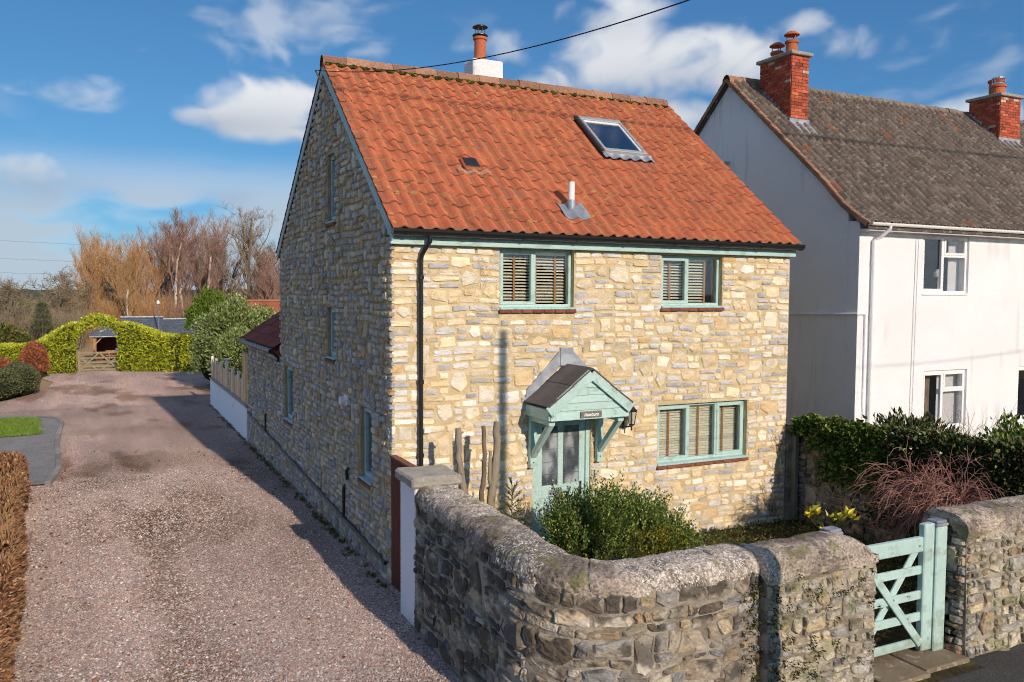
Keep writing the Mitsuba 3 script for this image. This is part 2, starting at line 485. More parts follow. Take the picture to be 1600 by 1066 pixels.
mat('m_ntile', ntile, .9, .2)
mat('m_render', lambda p, n, uv: C(.80, .81, .835) * (.90 + .11 * n3(p, 1.3, 4)) * (.95 + .09 * noise(p.x * 45, p.y * 45, p.z * 45)) * (1 - .13 * smoothstep(.55, .75, n3(p * mi.Vector3f(1, 1, .08), 7, 3)) * smoothstep(.4, .6, n3(p + 4, .8, 2))), .9, .2, lambda p, n, uv: n3(p, 45, 2), .006)
mat('m_white_wall', lambda p, n, uv: mix(C(.76, .77, .80), C(.50, .50, .49), smoothstep(.62, .8, n3(p + 2, 3, 4)) * .5), .85, .2, lambda p, n, uv: n3(p, 40, 2), .004)
mat('m_white', (.80, .80, .80), .35, .5)


def tealfn(p, n, uv):
    c = C(.43, .615, .585) * (.86 + .2 * n3(p, 3, 3)) * (.95 + .1 * uv.y)
    c = c * (.93 + .12 * n3(p * mi.Vector3f(1, 1, .12), 45, 2))
    c = mix(c, C(.20, .25, .19), smoothstep(.56, .72, n3(p + 5, 8, 4)) * .40)
    c = mix(c, C(.16, .17, .11), smoothstep(.42, .0, p.z + .25 * (n3(p, 9, 3) - .5)) * .55)
    return mix(c, C(.55, .60, .55), smoothstep(.68, .72, n3(p + 17, 26, 3)) * .5)


mat('m_teal', tealfn, .5, .4)
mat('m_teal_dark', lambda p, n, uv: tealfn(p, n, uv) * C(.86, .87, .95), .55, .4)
mat('m_lead', lambda p, n, uv: mix(C(.26, .30, .36), C(.40, .44, .48), smoothstep(.35, .7, n3(p, 7, 3))), .5, .5, metallic=.35)
mat('m_black', (.014, .015, .018), .35, .5)
mat('m_black_iron', (.016, .016, .017), .45, .5)
mat('m_slate', lambda p, n, uv: mix(C(.075, .07, .072), C(.14, .125, .125), n3(p * mi.Vector3f(1, 1, 6), 6, 3)) * (.8 + .3 * uv.y), .7, .35, lambda p, n, uv: n3(p * mi.Vector3f(1, 1, 5), 18, 3), .006)
mat('m_slate_far', lambda p, n, uv: C(.10, .12, .155) * (.8 + .4 * uv.y), .6, .4)
mat('m_sill_tile', lambda p, n, uv: mix(C(.17, .065, .045), C(.25, .10, .065), uv.x) * (.75 + .5 * n3(p, 20, 2)), .8, .3)


def brickfn(p, n, uv):
    c = pick(uv.x, [(.4, (.42, .10, .055)), (.7, (.36, .085, .05)), (.9, (.46, .135, .07)), (.97, (.25, .07, .05)), (1, (.50, .36, .30))]) * (.75 + .5 * uv.y)
    return c * (.6 + .75 * n3(p, 14, 3))


mat('m_brick', brickfn, .9, .2)
mat('m_brick_mortar', (.30, .235, .19), .95, .1)
mat('m_pot', lambda p, n, uv: C(.46, .135, .06) * (.75 + .45 * n3(p, 5, 3)), .75, .3)
mat('m_concrete', lambda p, n, uv: mix(C(.24, .23, .20), C(.40, .38, .33), n3(p, 7, 4)) * (.75 + .45 * noise(p.x * 80, p.y * 80, p.z * 80)), .9, .2, lambda p, n, uv: n3(p, 30, 3), .008)
mat('m_steel', (.55, .56, .58), .25, .5, metallic=.9)
mat('m_grey_alu', (.42, .43, .44), .4, .5, metallic=.4)
mat('m_brown_timber', lambda p, n, uv: C(.13, .038, .025) * (.7 + .5 * n3(p * mi.Vector3f(1, 1, .1), 30, 3)), .75, .3)
mat('m_dark', (.02, .02, .022), .9, .1)
mat('m_interior', (.10, .10, .095), .95, .1)
mat('m_blind', lambda p, n, uv: C(.68, .69, .56) * (.8 + .25 * uv.x), .55, .3)
mat('m_blind_tape', (.34, .17, .07), .8, .2)
mat('m_curtain', (.62, .62, .60), .9, .1)
mat('m_net', (.55, .56, .57), .9, .1)
scene['m_glass'] = {'type': 'thindielectric', 'int_ior': 1.7}
scene['m_frosted'] = {'type': 'twosided', 'bsdf': {'type': 'principled', 'base_color': mikit.proc(lambda p, n, uv: mix(C(.06, .075, .088), C(.34, .38, .40), smoothstep(.36, .74, n3(p * mi.Vector3f(1.6, 1, .7), 4.5, 2)))), 'roughness': .12, 'specular': .6}}
mat('m_skyglass', (.012, .03, .075), .06, .7)
mat('m_lamp_glass', (.45, .42, .35), .3, .5)


def leafmat(name, steps, rough=.5, spec=.35, trans=None):
    return mat(name, lambda p, n, uv: pick(uv.x, steps) * (.6 + .8 * uv.y), rough, spec)


leafmat('m_box', [(.42, (.075, .13, .024)), (.64, (.13, .195, .036)), (.82, (.032, .058, .014)), (1, (.30, .33, .075))], .35, .5)
leafmat('m_box_yellow', [(.5, (.30, .27, .035)), (.8, (.20, .21, .03)), (1, (.36, .30, .05))], .45, .4)
leafmat('m_laurel', [(.36, (.47, .50, .035)), (.62, (.36, .43, .03)), (.78, (.20, .29, .025)), (.94, (.58, .54, .06)), (1, (.10, .15, .02))], .4, .4)
leafmat('m_pitto', [(.4, (.19, .255, .075)), (.66, (.27, .335, .11)), (.88, (.09, .13, .032)), (1, (.40, .44, .20))], .45, .4)
leafmat('m_conifer', [(.5, (.09, .16, .015)), (.8, (.15, .23, .02)), (1, (.05, .09, .012))], .6, .3)
leafmat('m_ivy', [(.4, (.08, .14, .024)), (.65, (.13, .19, .03)), (.85, (.26, .30, .06)), (1, (.035, .055, .012))], .35, .45)
leafmat('m_photinia', [(.4, (.04, .06, .018)), (.65, (.075, .11, .03)), (.85, (.10, .055, .035)), (1, (.16, .20, .06))], .35, .45)
leafmat('m_beech', [(.32, (.235, .112, .056)), (.58, (.30, .155, .08)), (.85, (.10, .048, .026)), (1, (.46, .30, .18))], .7, .2)
leafmat('m_beech_red', [(.35, (.27, .085, .045)), (.65, (.34, .12, .06)), (.85, (.18, .055, .035)), (1, (.42, .18, .09))], .7, .2)
leafmat('m_boxhedge', [(.4, (.085, .10, .045)), (.7, (.12, .135, .06)), (.9, (.05, .06, .028)), (1, (.18, .185, .09))], .5, .3)
leafmat('m_shrub', [(.4, (.05, .09, .02)), (.7, (.09, .13, .03)), (.85, (.22, .20, .05)), (1, (.28, .13, .06))], .4, .4)
leafmat('m_yellow', [(.5, (.52, .44, .03)), (.8, (.42, .40, .04)), (1, (.25, .30, .04))], .4, .4)
leafmat('m_ground_leaf', [(.4, (.05, .09, .015)), (.6, (.08, .13, .02)), (.8, (.16, .10, .05)), (1, (.22, .20, .05))], .6, .3)
leafmat('m_grass', [(.45, (.11, .215, .018)), (.7, (.15, .255, .028)), (.88, (.08, .15, .015)), (1, (.24, .24, .09))], .6, .3)
leafmat('m_moss', [(.35, (.055, .065, .012)), (.55, (.10, .115, .02)), (1, (.045, .032, .018))], .9, .1)
leafmat('m_scrub', [(.4, (.13, .105, .06)), (.7, (.18, .14, .075)), (.85, (.10, .11, .04)), (1, (.24, .17, .09))], .9, .1)
mat('m_hedge_core', (.028, .030, .012), .95, .1)
mat('m_beech_core', (.085, .04, .018), .95, .1)
mat('m_bark_pale', lambda p, n, uv: mix(C(.66, .60, .52), C(.30, .25, .20), smoothstep(.45, .7, n3(p, 3, 3))), .9, .2)
mat('m_bark', lambda p, n, uv: C(.17, .135, .095) * (.6 + .8 * n3(p * mi.Vector3f(1, 1, .3), 14, 3)), .9, .2, lambda p, n, uv: n3(p * mi.Vector3f(1, 1, .3), 40, 3), .01)
mat('m_stump', lambda p, n, uv: mix(C(.20, .17, .125), C(.34, .29, .215), n3(p * mi.Vector3f(1, 1, .25), 16, 3)), .9, .2, lambda p, n, uv: n3(p * mi.Vector3f(1, 1, .3), 45, 3), .012)
mat('m_twig_purple', lambda p, n, uv: mix(C(.22, .135, .11), C(.32, .205, .155), uv.x), .9, .1)
mat('m_twig_orange', lambda p, n, uv: mix(C(.35, .19, .085), C(.44, .27, .135), uv.x), .9, .1)
mat('m_twig_amber', lambda p, n, uv: mix(C(.38, .25, .13), C(.31, .18, .085), uv.x), .9, .1)
mat('m_twig_grey', lambda p, n, uv: mix(C(.20, .165, .11), C(.26, .21, .15), uv.x), .9, .1)
mat('m_twig_red', lambda p, n, uv: mix(C(.24, .105, .09), C(.42, .24, .19), uv.x), .6, .3)
mat('m_wood', lambda p, n, uv: C(.30, .26, .16) * (.7 + .5 * n3(p, 9, 3)), .85, .2)
mat('m_wood_orange', lambda p, n, uv: C(.44, .26, .12) * (.75 + .4 * n3(p, 6, 3)), .8, .2)
mat('m_fence', lambda p, n, uv: C(.66, .42, .23) * (.7 + .6 * uv.x) * (.7 + .5 * n3(p * mi.Vector3f(1, 1, .15), 25, 3)), .85, .2)
mat('m_soil', lambda p, n, uv: mix(C(.05, .038, .026), C(.085, .085, .03), smoothstep(.4, .65, n3(p, 3, 3))), .95, .1, lambda p, n, uv: n3(p, 20, 3), .03)
mat('m_asphalt', lambda p, n, uv: C(.07, .068, .066) * (.55 + .9 * noise(p.x * 90, p.y * 90, 0)) * (.8 + .4 * n3(p, 1.5, 3)), .9, .25)
mat('m_path', lambda p, n, uv: mix(C(.15, .15, .155), C(.22, .215, .21), fbm(p.x * 4, p.y * 4, 0, 4)) * (.75 + .5 * noise(p.x * 60, p.y * 60, 0)), .9, .2)
mat('m_kerb', lambda p, n, uv: C(.24, .23, .21) * (.7 + .5 * n3(p, 6, 3)) * (.7 + .4 * uv.x), .9, .2)
mat('m_flag', lambda p, n, uv: mix(mix(C(.17, .125, .08), C(.29, .235, .17), n3(p, 5, 4)), C(.42, .39, .33), smoothstep(.62, .7, n3(p + 3, 14, 3)) * .6) * (.8 + .3 * uv.x), .9, .2, lambda p, n, uv: n3(p, 20, 3), .01)
mat('m_field', lambda p, n, uv: mix(mix(C(.12, .13, .04), C(.24, .17, .10), smoothstep(.4, .6, fbm(p.x * .03, p.y * .02, 0, 3))), C(.13, .16, .04), smoothstep(.5, .6, fbm(p.x * .006 + 5, p.y * .006, 0, 2))), .95, .1)
mat('m_lawn', lambda p, n, uv: mix(C(.10, .18, .02), C(.17, .17, .06), smoothstep(.45, .65, fbm(p.x * 1.6, p.y * 1.6, 0, 3))) * (.75 + .5 * fbm(p.x * 2, p.y * 2, 0, 3)), .9, .1)
mat('m_hill', lambda p, n, uv: C(.06, .07, .05) * (.8 + .4 * n3(p, .05, 2)), .95, .1)
mat('m_cable', (.02, .02, .022), .6, .3)
mat('m_pole', lambda p, n, uv: C(.16, .11, .07) * (.7 + .6 * n3(p * mi.Vector3f(1, 1, .1), 20, 3)), .9, .2)
mat('m_plate', (.17, .165, .155), .5, .4)
mat('m_letter', (.85, .85, .82), .5, .3)
mat('m_door_teal', tealfn, .42, .5)
mat('m_red_roof', lambda p, n, uv: C(.34, .11, .06) * (.7 + .6 * n3(p, 3, 3)), .85, .2)
mat('m_wine_tile', lambda p, n, uv: C(.25, .07, .05) * (.75 + .4 * uv.y) * (.7 + .5 * n3(p, 6, 3)), .7, .3)
# ================================================================== the ground
rng = np.random.default_rng(7)


def sheet(poly, z, nm, bsdf, label, kind='structure', thick=None):
    m = trimesh.creation.triangulate_polygon(poly, engine='earcut')
    v = np.c_[m[0], np.full(len(m[0]), z)]
    f = m[1]
    n = np.cross(v[f[:, 1]] - v[f[:, 0]], v[f[:, 2]] - v[f[:, 0]])[:, 2]
    f[n < 0] = f[n < 0][:, ::-1]
    k = one(v, f, nm, bsdf)
    tag(k, label, nm.replace('_', ' '), kind=kind)
    return k


k = one([[-2500, -600, -.03], [2500, -600, -.03], [2500, 3500, -.03], [-2500, 3500, -.03]], [[0, 1, 2, 3]], 'ground', 'm_field')
tag(k, 'flat brown and green farmland stretching to the horizon', 'ground', kind='structure')
drive = Polygon([(-.2, -5.6), (-30, -9), (-30, -2), (-5.6, -2), (-5.6, .5), (-5.9, 6), (-5.9, 9.6), (-4.95, 9.6), (-4.75, 11), (-5.0, 15.5), (-5.02, 20.0), (-6.2, 21.2), (-9, 22.5), (-9.0, 25.0), (-7.3, 27), (-6.1, 30), (-5.9, 33.5), (-6.6, 36.0), (-6.2, 38.3), (-5.0, 40), (-2.9, 40), (-2.8, 38.6), (1.2, 37.4), (3.5, 37.4), (3.5, 22.6), (.1, 22.6), (.1, -.1), (.4, -1), (.4, -5)])
sheet(drive, 0.0, 'driveway', 'm_gravel', 'pinkish brown gravel driveway running past the stone gable')
sheet(Polygon([(-40, -40), (40, -40), (40, -5.25), (5.42, -5.25), (5.42, -5.58), (-.2, -5.58), (-30, -9.1), (-40, -9.1)]), -.006, 'road', 'm_asphalt', 'dark tarmac road along the foot of the front wall')
sheet(Polygon([(.3, -5.0), (9.5, -5.0), (9.5, -.02), (.3, -.02)]), .10, 'garden_bed', 'm_soil', 'dark soil bed of the front garden behind the curved wall')
# tarmac footway with kerb stones and the lawn at the left
path = Polygon([(-5.35, 9.4), (-4.95, 9.4), (-4.8, 11), (-5.04, 15.5), (-5.06, 19.6), (-5.25, 20.3), (-6.6, 21.3), (-9, 22.6), (-9, 13), (-6.2, 12.6)])
k = sheet(path, .05, 'path', 'm_path', 'grey tarmac path round the corner of the small lawn')
m = M()
pp = np.array([(-4.97, 9.4), (-4.8, 11), (-5.02, 15.5), (-5.04, 19.6), (-5.25, 20.35), (-6.6, 21.35), (-9, 22.65)])
seg = np.r_[0, np.cumsum(np.linalg.norm(np.diff(pp, axis=0), axis=1))]
at = lambda s: np.array([np.interp(s, seg, pp[:, 0]), np.interp(s, seg, pp[:, 1])])
s0 = 0
while s0 < seg[-1] - .9:
    a, b = at(s0 + .01), at(s0 + .88)
    v, f = beam((a[0], a[1], .03), (b[0], b[1], .03), .13, .13, c=.015)
    one(v, f, 'kerb_stone', 'm_kerb', k, (rng.uniform(), rng.uniform()))
    s0 += .9
sheet(Polygon([(-5.55, 16.8), (-5.85, 20.2), (-9, 21.5), (-9, 16.2), (-6.6, 16.6)]), .075, 'lawn', 'm_lawn', 'small bright green lawn inside the grey path')
lp = Polygon([(-5.55, 16.8), (-5.85, 20.2), (-9, 21.5), (-9, 16.2), (-6.6, 16.6)])
P = rng.uniform((-8, 16.3), (-5.5, 20.6), (15000, 2))
import shapely
P = P[shapely.contains_xy(lp.buffer(.05), P[:, 0], P[:, 1])]
P = P + rng.normal(0, .05, P.shape)
v, f, u = leaves(np.c_[P, np.full(len(P), .06)], .085, .02, rng, np.array([0, 0, 1.0]), .35)
k = M().add(v, f, u).put('grass', 'm_grass')
tag(k, 'short green grass blades on the small lawn', 'grass', kind='stuff')
# gravel stones lying on the drive near the camera, real geometry
N = 62000
P = np.c_[rng.uniform(-5.4, .5, N), -3.6 + 13.5 * rng.uniform(0, 1, N) ** 1.35]
P = P[shapely.contains_xy(drive.buffer(-.03), P[:, 0], P[:, 1])]
n = len(P)
oc = np.array([[1, 0, 0], [0, 1, 0], [-1, 0, 0], [0, -1, 0], [0, 0, 1.0]])
of = np.array([[0, 1, 4], [1, 2, 4], [2, 3, 4], [3, 0, 4]])
r = rng.uniform(.008, .023, (n, 1, 1)) * rng.uniform(.7, 1.3, (n, 5, 1))
a = rng.uniform(0, 6.28, n)
R = np.zeros((n, 3, 3))
R[:, 0, 0] = R[:, 1, 1] = np.cos(a)
R[:, 0, 1] = -np.sin(a)
R[:, 1, 0] = np.sin(a)
R[:, 2, 2] = .75
v = np.einsum('nij,nkj->nki', R, oc[None] * r) + np.c_[P, np.full(n, .001)][:, None]
v[:, 4, :2] += rng.normal(0, .004, (n, 2))
f = (np.arange(n) * 5)[:, None, None] + of
k = M().add(v.reshape(-1, 3), f.reshape(-1, 3), np.repeat(rng.uniform(0, 1, (n, 2)), 5, 0)).put('gravel', 'm_pebble')
tag(k, 'loose pink, grey and white gravel stones on the driveway', 'gravel', kind='stuff')
m = M()
n = 420
P = np.c_[np.where(rng.uniform(0, 1, n) < .6, rng.normal(-4.75, .25, n) - .06 * rng.uniform(0, 9, n), rng.uniform(-4.8, .0, n)), rng.uniform(-2.5, 14, n), np.full(n, .022)]
v, f, u = leaves(P, .06, .04, rng, rng.normal(0, 1, (n, 3)) * [1, 1, .12], .12)
k = m.add(v, f, u).put('fallen_leaves', 'm_beech')
tag(k, 'scattered brown fallen leaves on the gravel drive', 'fallen leaves', kind='stuff')
m = M()
for _ in range(150):
    y = rng.uniform(-.2, 13) if rng.uniform() < .8 else rng.uniform(13.4, 22)
    c = np.array([-.09 - abs(rng.normal(0, .05)), y, .0])
    v, f, u = leaves(c + rng.normal(0, .02, (9, 3)) * [1, 1, .2], .075, .018, rng, np.array([-.2, 0, 1.0]), .7)
    m.add(v, f, u)
k = m.put('weeds', 'm_ground_leaf')
tag(k, 'small weeds growing where the gravel meets the house wall', 'weeds', kind='stuff')
# ================================================================== the stone house
W, D, HE, HR = 7.71, 8.43, 5.15, 8.62
WD = 13.35                                       # far end of the rear wing
YR = 3.92                                        # ridge line, nearer the front than the back
TP = (8.60 - 5.26) / (YR + .215)                  # slope of the front roof
TB = (8.60 - 5.26) / (D + .215 - YR)              # slope of the rear roof
house = thing('stone_house', 'two storey rubble stone house with orange pantile roof and sage green windows', 'house')
front = lambda v: np.c_[v[:, 0], -v[:, 2], v[:, 1]]
gable = lambda v: np.c_[-v[:, 2], v[:, 0], v[:, 1]]
# openings: u0,u1,z0,z1
FW = [(1.74, 3.07, 4.10, 5.07), (4.80, 6.12, 4.12, 5.03), (4.77, 6.76, 1.38, 2.44)]
DOOR = (2.34, 3.42, .12, 2.36)
GW = [(3.22, 3.80, 5.62, 6.88), (3.27, 3.88, 3.12, 4.08), (7.05, 8.02, 1.40, 2.66), (1.02, 1.69, 1.28, 2.50)]
fp = sbox(0, -.05, W, HE)
for a in FW + [DOOR]:
    fp = fp.difference(sbox(a[0], a[2], a[1], a[3]))
v, f = prism(fp, -.30, 0, front)
fwall = one(v, f, 'front_wall', 'm_mortar', house)
zr = lambda y: 5.26 + np.minimum(TP * (y + .215), TB * (D + .215 - y)) - .17
gp = Polygon([(.301, -.05), (.301, zr(.301)), (YR, zr(YR)), (D, zr(D)), (D, 2.95), (WD, 2.95), (WD, -.05)])
for a in GW:
    gp = gp.difference(sbox(a[0], a[2], a[1], a[3]))
v, f = prism(gp, -.30, 0, gable)
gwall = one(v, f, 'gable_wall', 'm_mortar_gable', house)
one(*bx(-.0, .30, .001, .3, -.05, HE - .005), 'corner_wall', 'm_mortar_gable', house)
v, f = prism(Polygon([(.301, -.05), (.301, zr(.301)), (YR, zr(YR)), (D, zr(D)), (D, -.05)]), -W, -W + .3, gable)
one(v, f, 'side_wall', 'm_mortar', house)
one(*bx(.3, W - .3, D - .3, D, -.05, HE), 'rear_wall', 'm_mortar', house)
one(*bx(.31, W - .31, .31, D - .31, 2.60, 2.80), 'upper_floor', 'm_interior', house)
one(*bx(.31, W - .31, .31, D - .31, 5.12, 5.22), 'attic_floor', 'm_interior', house)
one(*bx(.31, W - .31, 3.4, 3.5, .0, 5.1), 'inner_wall', 'm_interior', house)
rg = np.random.default_rng(11)
S = coursed(0.0, W, 0.0, HE, rg, [(a[0] - .0, a[1] + .0, a[2] - (.07 if a is not DOOR else .3), a[3] + .01) for a in FW + [DOOR]], rowh=(.09, .138), ww=(.16, .40), nbig=.14, bigw=(.22, .42))
vis = lambda s: -(s[1] - s[0]) * (s[3] - s[2]) / (np.hypot(s[0] + 3.8, 11.7) ** 2) * (1 if s[2] > 1.0 or s[0] > 4.5 else .05)
lay(S, front, rg, fwall, 'm_stone', vis, depth=.020, wav=.012, gap=.024, tone=lambda t, b, u, z: (t * .5 if b and t < .85 else t))
rg = np.random.default_rng(12)
S = coursed(0.0, WD, 0.0, HR, rg, [(a[0] - .02, a[1] + .02, a[2] - .08, a[3] + .02) for a in GW], rowh=(.085, .125), ww=(.12, .32), nbig=.12, bigw=(.18, .32),
            span=lambda z: (0, WD) if z < 2.93 else (((0, D) if z < zr(0) else ((z - zr(0)) / TP, D - (z - zr(D)) / TB)) if z < zr(YR) else (4, 4)))
S = [s for s in S if s[1] - s[0] > .05]
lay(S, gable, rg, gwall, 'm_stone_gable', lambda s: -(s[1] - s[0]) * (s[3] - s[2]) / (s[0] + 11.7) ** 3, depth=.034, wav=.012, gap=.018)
# rear wing shell and roof
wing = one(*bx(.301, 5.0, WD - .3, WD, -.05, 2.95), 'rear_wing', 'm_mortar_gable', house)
m = M()
for i in range(11):
    for j in range(int((WD + .1 - D) / .3) + 1):
        y0 = D + .02 + j * .3
        a, b = i * .29, (i + 1) * .29 + .03
        P = np.array([[-.18 + a, 3.0 + a * .68 + .03], [-.18 + b, 3.0 + b * .68]])
        q = np.array([[[P[e, 0], y0 + .3 * t, P[e, 1] + .028 * math.sin(t * 6.28 + .6)] for t in (0, .2, .4, .6, .8, 1)] for e in (0, 1)])
        v, f = grid(q)
        m.add(v, f, (rng.uniform(), rng.uniform()))
m.put('wing_roof_tiles', 'm_wine_tile', house)
labels[house + '__wing_roof_tiles'] = {'kind': 'stuff', 'label': 'dark red tiled roof of the low rear wing'}
v, f = prism(Polygon([(-.10, 2.94), (2.4, 2.94 + 2.5 * .68), (4.9, 2.94), (4.9, 2.85), (-.1, 2.85)]), -WD, -D - .02, lambda v: np.c_[v[:, 0], -v[:, 2], v[:, 1]])
one(v, f, 'wing_roof_deck', 'm_wine_tile', house)
one(*tube([(-.23, D + .05, 2.95), (-.23, WD + .1, 2.95)], .06, 10), 'wing_gutter', 'm_black', house)
one(*tube([(-.2, D + .03, 2.93), (-.07, D + .02, 2.80), (-.07, D + .02, 2.7)], .035, 8), 'wing_gutter', 'm_black', house)
wz = lambda x: 3.0 + (x + .18) * .68
for nm, y0, y1, a, b, h, bs in [('wing_skylight', 9.6, 10.5, .50, 1.10, .10, 'm_grey_alu'), ('wing_skylight_pane', 9.68, 10.42, .56, 1.04, .112, 'm_skyglass')]:
    V = np.array([[a, y0, wz(a) + h - .08], [b, y0, wz(b) + h - .08], [b, y1, wz(b) + h - .08], [a, y1, wz(a) + h - .08], [a, y0, wz(a) + h], [b, y0, wz(b) + h], [b, y1, wz(b) + h], [a, y1, wz(a) + h]])
    one(V, BF, nm, bs, house)
# roof: deck, tiles, ridge
PH = math.atan(TP)
cs, sn = math.cos(PH), math.sin(PH)
EY, EZ = -.215, 5.26                              # eave line of the tile bed
slope = lambda x, s, h: np.stack([np.broadcast_to(x, np.shape(s)), EY + s * cs - h * sn, EZ + s * sn + h * cs], -1)
SL = (YR - EY) / cs
SKY = (4.80, 5.78, 2.74, 4.06)                    # roof window: x0,x1,s0,s1
pr = Polygon([(EY + .03, EZ + .03 * TP), (YR, EZ + TP * (YR - EY)), (D - EY, EZ), (D - EY, EZ - .10), (YR, EZ + TP * (YR - EY) - .13), (EY + .03, EZ - .05)])
v, f = prism(pr, -(W + .01), .045, lambda v: np.c_[-v[:, 2], v[:, 0], v[:, 1]])
roof = one(v, f, 'roof', 'm_red_roof', house)
TWD, TL = .2364, SL / 17


def pantile(x, s, w, l, rg, lift=.028, amp=.046, N=10, fn=slope, flat=.62, tone=None):
    """one tile with a raised roll; uv = (tone, height across the tile), the lower lip coded by tone 2"""
    t = np.linspace(0, 1, N + 1)
    a = np.clip(np.abs((t - .70 + .5) % 1.0 - .5) / (1 - flat), 0, 1)
    h = amp * (.5 + .5 * np.cos(np.pi * a)) + .010 + .010 * (t - .3) ** 2
    u = x + (w + .012) * t
    dz = rg.normal(0, .002)
    tw = rg.normal(0, .004)
    e = rg.normal(0, .004)
    rowsv = []
    for ss, hh in [(s + e, h - .024 + lift), (s + e, h + lift + dz), (s + e + .012, h + lift + dz), (s + l + .03, h + dz * .3)]:
        rowsv.append(fn(u, np.full(N + 1, ss) + tw * (t - .5), hh))
    v, f = grid(np.array(rowsv))
    r = rg.uniform() if tone is None else tone
    k = np.clip((h - h.min()) / amp, 0, 1) * .8 + .2 * rg.uniform()
    uv = np.stack([np.repeat([2.0, 1.6, r, r], N + 1), np.tile(k, 4)], 1)
    return v, f, uv


rg = np.random.default_rng(21)
tm = M()
tiles = []
for i in range(17):
    for j in range(33):
        x0 = -.06 + j * TWD
        s0 = i * TL
        if x0 + TWD > SKY[0] and x0 < SKY[1] and s0 + TL > SKY[2] + .05 and s0 < SKY[3] - .05:
            if x0 + TWD < SKY[1] + .1 and x0 > SKY[0] - TWD * .6:
                continue
        tiles.append((i, j, x0, s0))
for q, (i, j, x0, s0) in enumerate(tiles):
    v, f, uv = pantile(x0, s0, TWD, TL, rg)
    if q < 300:
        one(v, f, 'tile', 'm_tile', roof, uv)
    else:
        tm.add(v, f, uv)
# rear slope verge tiles, seen edge on
csb, snb = math.cos(math.atan(TB)), math.sin(math.atan(TB))
TLB = (D + .215 - YR) / csb / 17
for i in range(17):
    fn = lambda x, s, h: np.stack([np.broadcast_to(x, np.shape(s)), D + .215 - s * csb + h * snb, EZ + s * snb + h * csb], -1)
    v, f, uv = pantile(-.06, i * TLB, .5, TLB, rg, fn=fn)
    tm.add(v, f, uv)
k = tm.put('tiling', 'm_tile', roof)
labels[k] = {'kind': 'stuff', 'label': 'upper courses of the orange pantiles'}
RZ = EZ + TP * (YR - EY)
x = -.075
while x < W - .05:
    L = min(.45, W - .02 - x)
    prof = [(-.135, -.10), (-.12, .0), (-.07, .07), (0, .095), (.07, .07), (.12, .0), (.135, -.10)]
    P = np.array([[[xx, YR + a * kk, RZ + .045 + b * kk] for a, b in prof] for xx, kk in [(x, .9), (x, 1.0), (x + L - .006, .965), (x + L - .006, .86)]])
    P += rg.normal(0, .004, 3)
    v, f = grid(P)
    one(v, f, 'ridge_tile', 'm_ridge', roof, (rg.uniform(), rg.uniform()))
    x += L
mm = M()
for _ in range(900):
    x = rg.uniform(0, W * (1 if rg.uniform() < .5 else .5))
    v, f = blob(slope(np.array(x), np.array(SL - .165 + rg.normal(0, .022)), np.array(.045 + .02 * rg.uniform())), (rg.uniform(.012, .05), rg.uniform(.012, .035), rg.uniform(.010, .026)), rg, 1)
    mm.add(v, f, (rg.uniform(), rg.uniform()))
k = mm.put('moss', 'm_moss', roof)
labels[k] = {'kind': 'stuff', 'label': 'dark moss under the ridge tiles'}
# verge boards, fascia, gutter, downpipe
for sgn in (0, 1):
    a = np.array([-.04, EY + .03, EZ - .105])
    b = np.array([-.04, YR, RZ - .13])
    if sgn:
        a[1] = D - EY - .02
    v, f = beam(a, b, .14, .025)
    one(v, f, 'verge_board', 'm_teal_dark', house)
one(*cbx(-.055, W + .03, -.125, -.10, EZ - .205, EZ - .02), 'fascia', 'm_teal', house)
one(*bx(-.055, W + .03, -.099, .0, EZ - .185, EZ - .165), 'soffit', 'm_teal', house)
gm = M()
an = np.linspace(0, np.pi, 9)
gz, gy = EZ + .012, -.245
for rr in (.078, .072):
    P = np.array([[[xx, gy + rr * math.cos(t), gz - 1.28 * rr * math.sin(t)] for t in an] for xx in (-.07, W + .06)])
    gm.add(*grid(P))
for xx in (-.07, W + .06):
    c = np.vstack([[xx, gy, gz], np.stack([an * 0 + xx, gy + .078 * np.cos(an), gz - .100 * np.sin(an)], 1)])
    gm.add(c, [[0, i, i + 1] for i in range(1, 9)])
gut = gm.put('gutter', 'm_black', house, smooth=False)
for xx in np.linspace(.1, W - .0, 9):
    P = np.array([[[x2, gy + .084 * math.cos(t), gz - .107 * math.sin(t)] for t in an] for x2 in (xx, xx + .05)])
    one(*grid(P), 'union_bracket', 'm_black', gut)
dp = one(*tube([(.50, gy, gz - .09), (.50, gy, gz - .17), (.47, -.2, gz - .23), (.43, -.09, gz - .36), (.42, -.075, gz - .44), (.42, -.075, .05)], .036, 12), 'downpipe', 'm_black', house, smooth=30)
for z in (4.55, 3.0, 1.9, 1.0):
    one(*lathe([(.037, z), (.047, z + .005), (.047, z + .06), (.037, z + .065)], .42, -.075, 12), 'pipe_clip', 'm_black', dp)
one(*cbx(.47, .57, -.085, -.0, 2.26, 2.33), 'sensor', 'm_white', house)


# ------------------------------------------------------------------ windows
def frame_bars(m, fn, u0, u1, z0, z1, b, w0, w1, c=.006):
    for q in [(u0, u1, z0, z0 + b), (u0, u1, z1 - b, z1), (u0, u0 + b, z0 + b, z1 - b), (u1 - b, u1, z0 + b, z1 - b)]:
        v, f = cbx(q[0], q[1], q[2], q[3], w0, w1, c)
        m.add(fn(v), f)


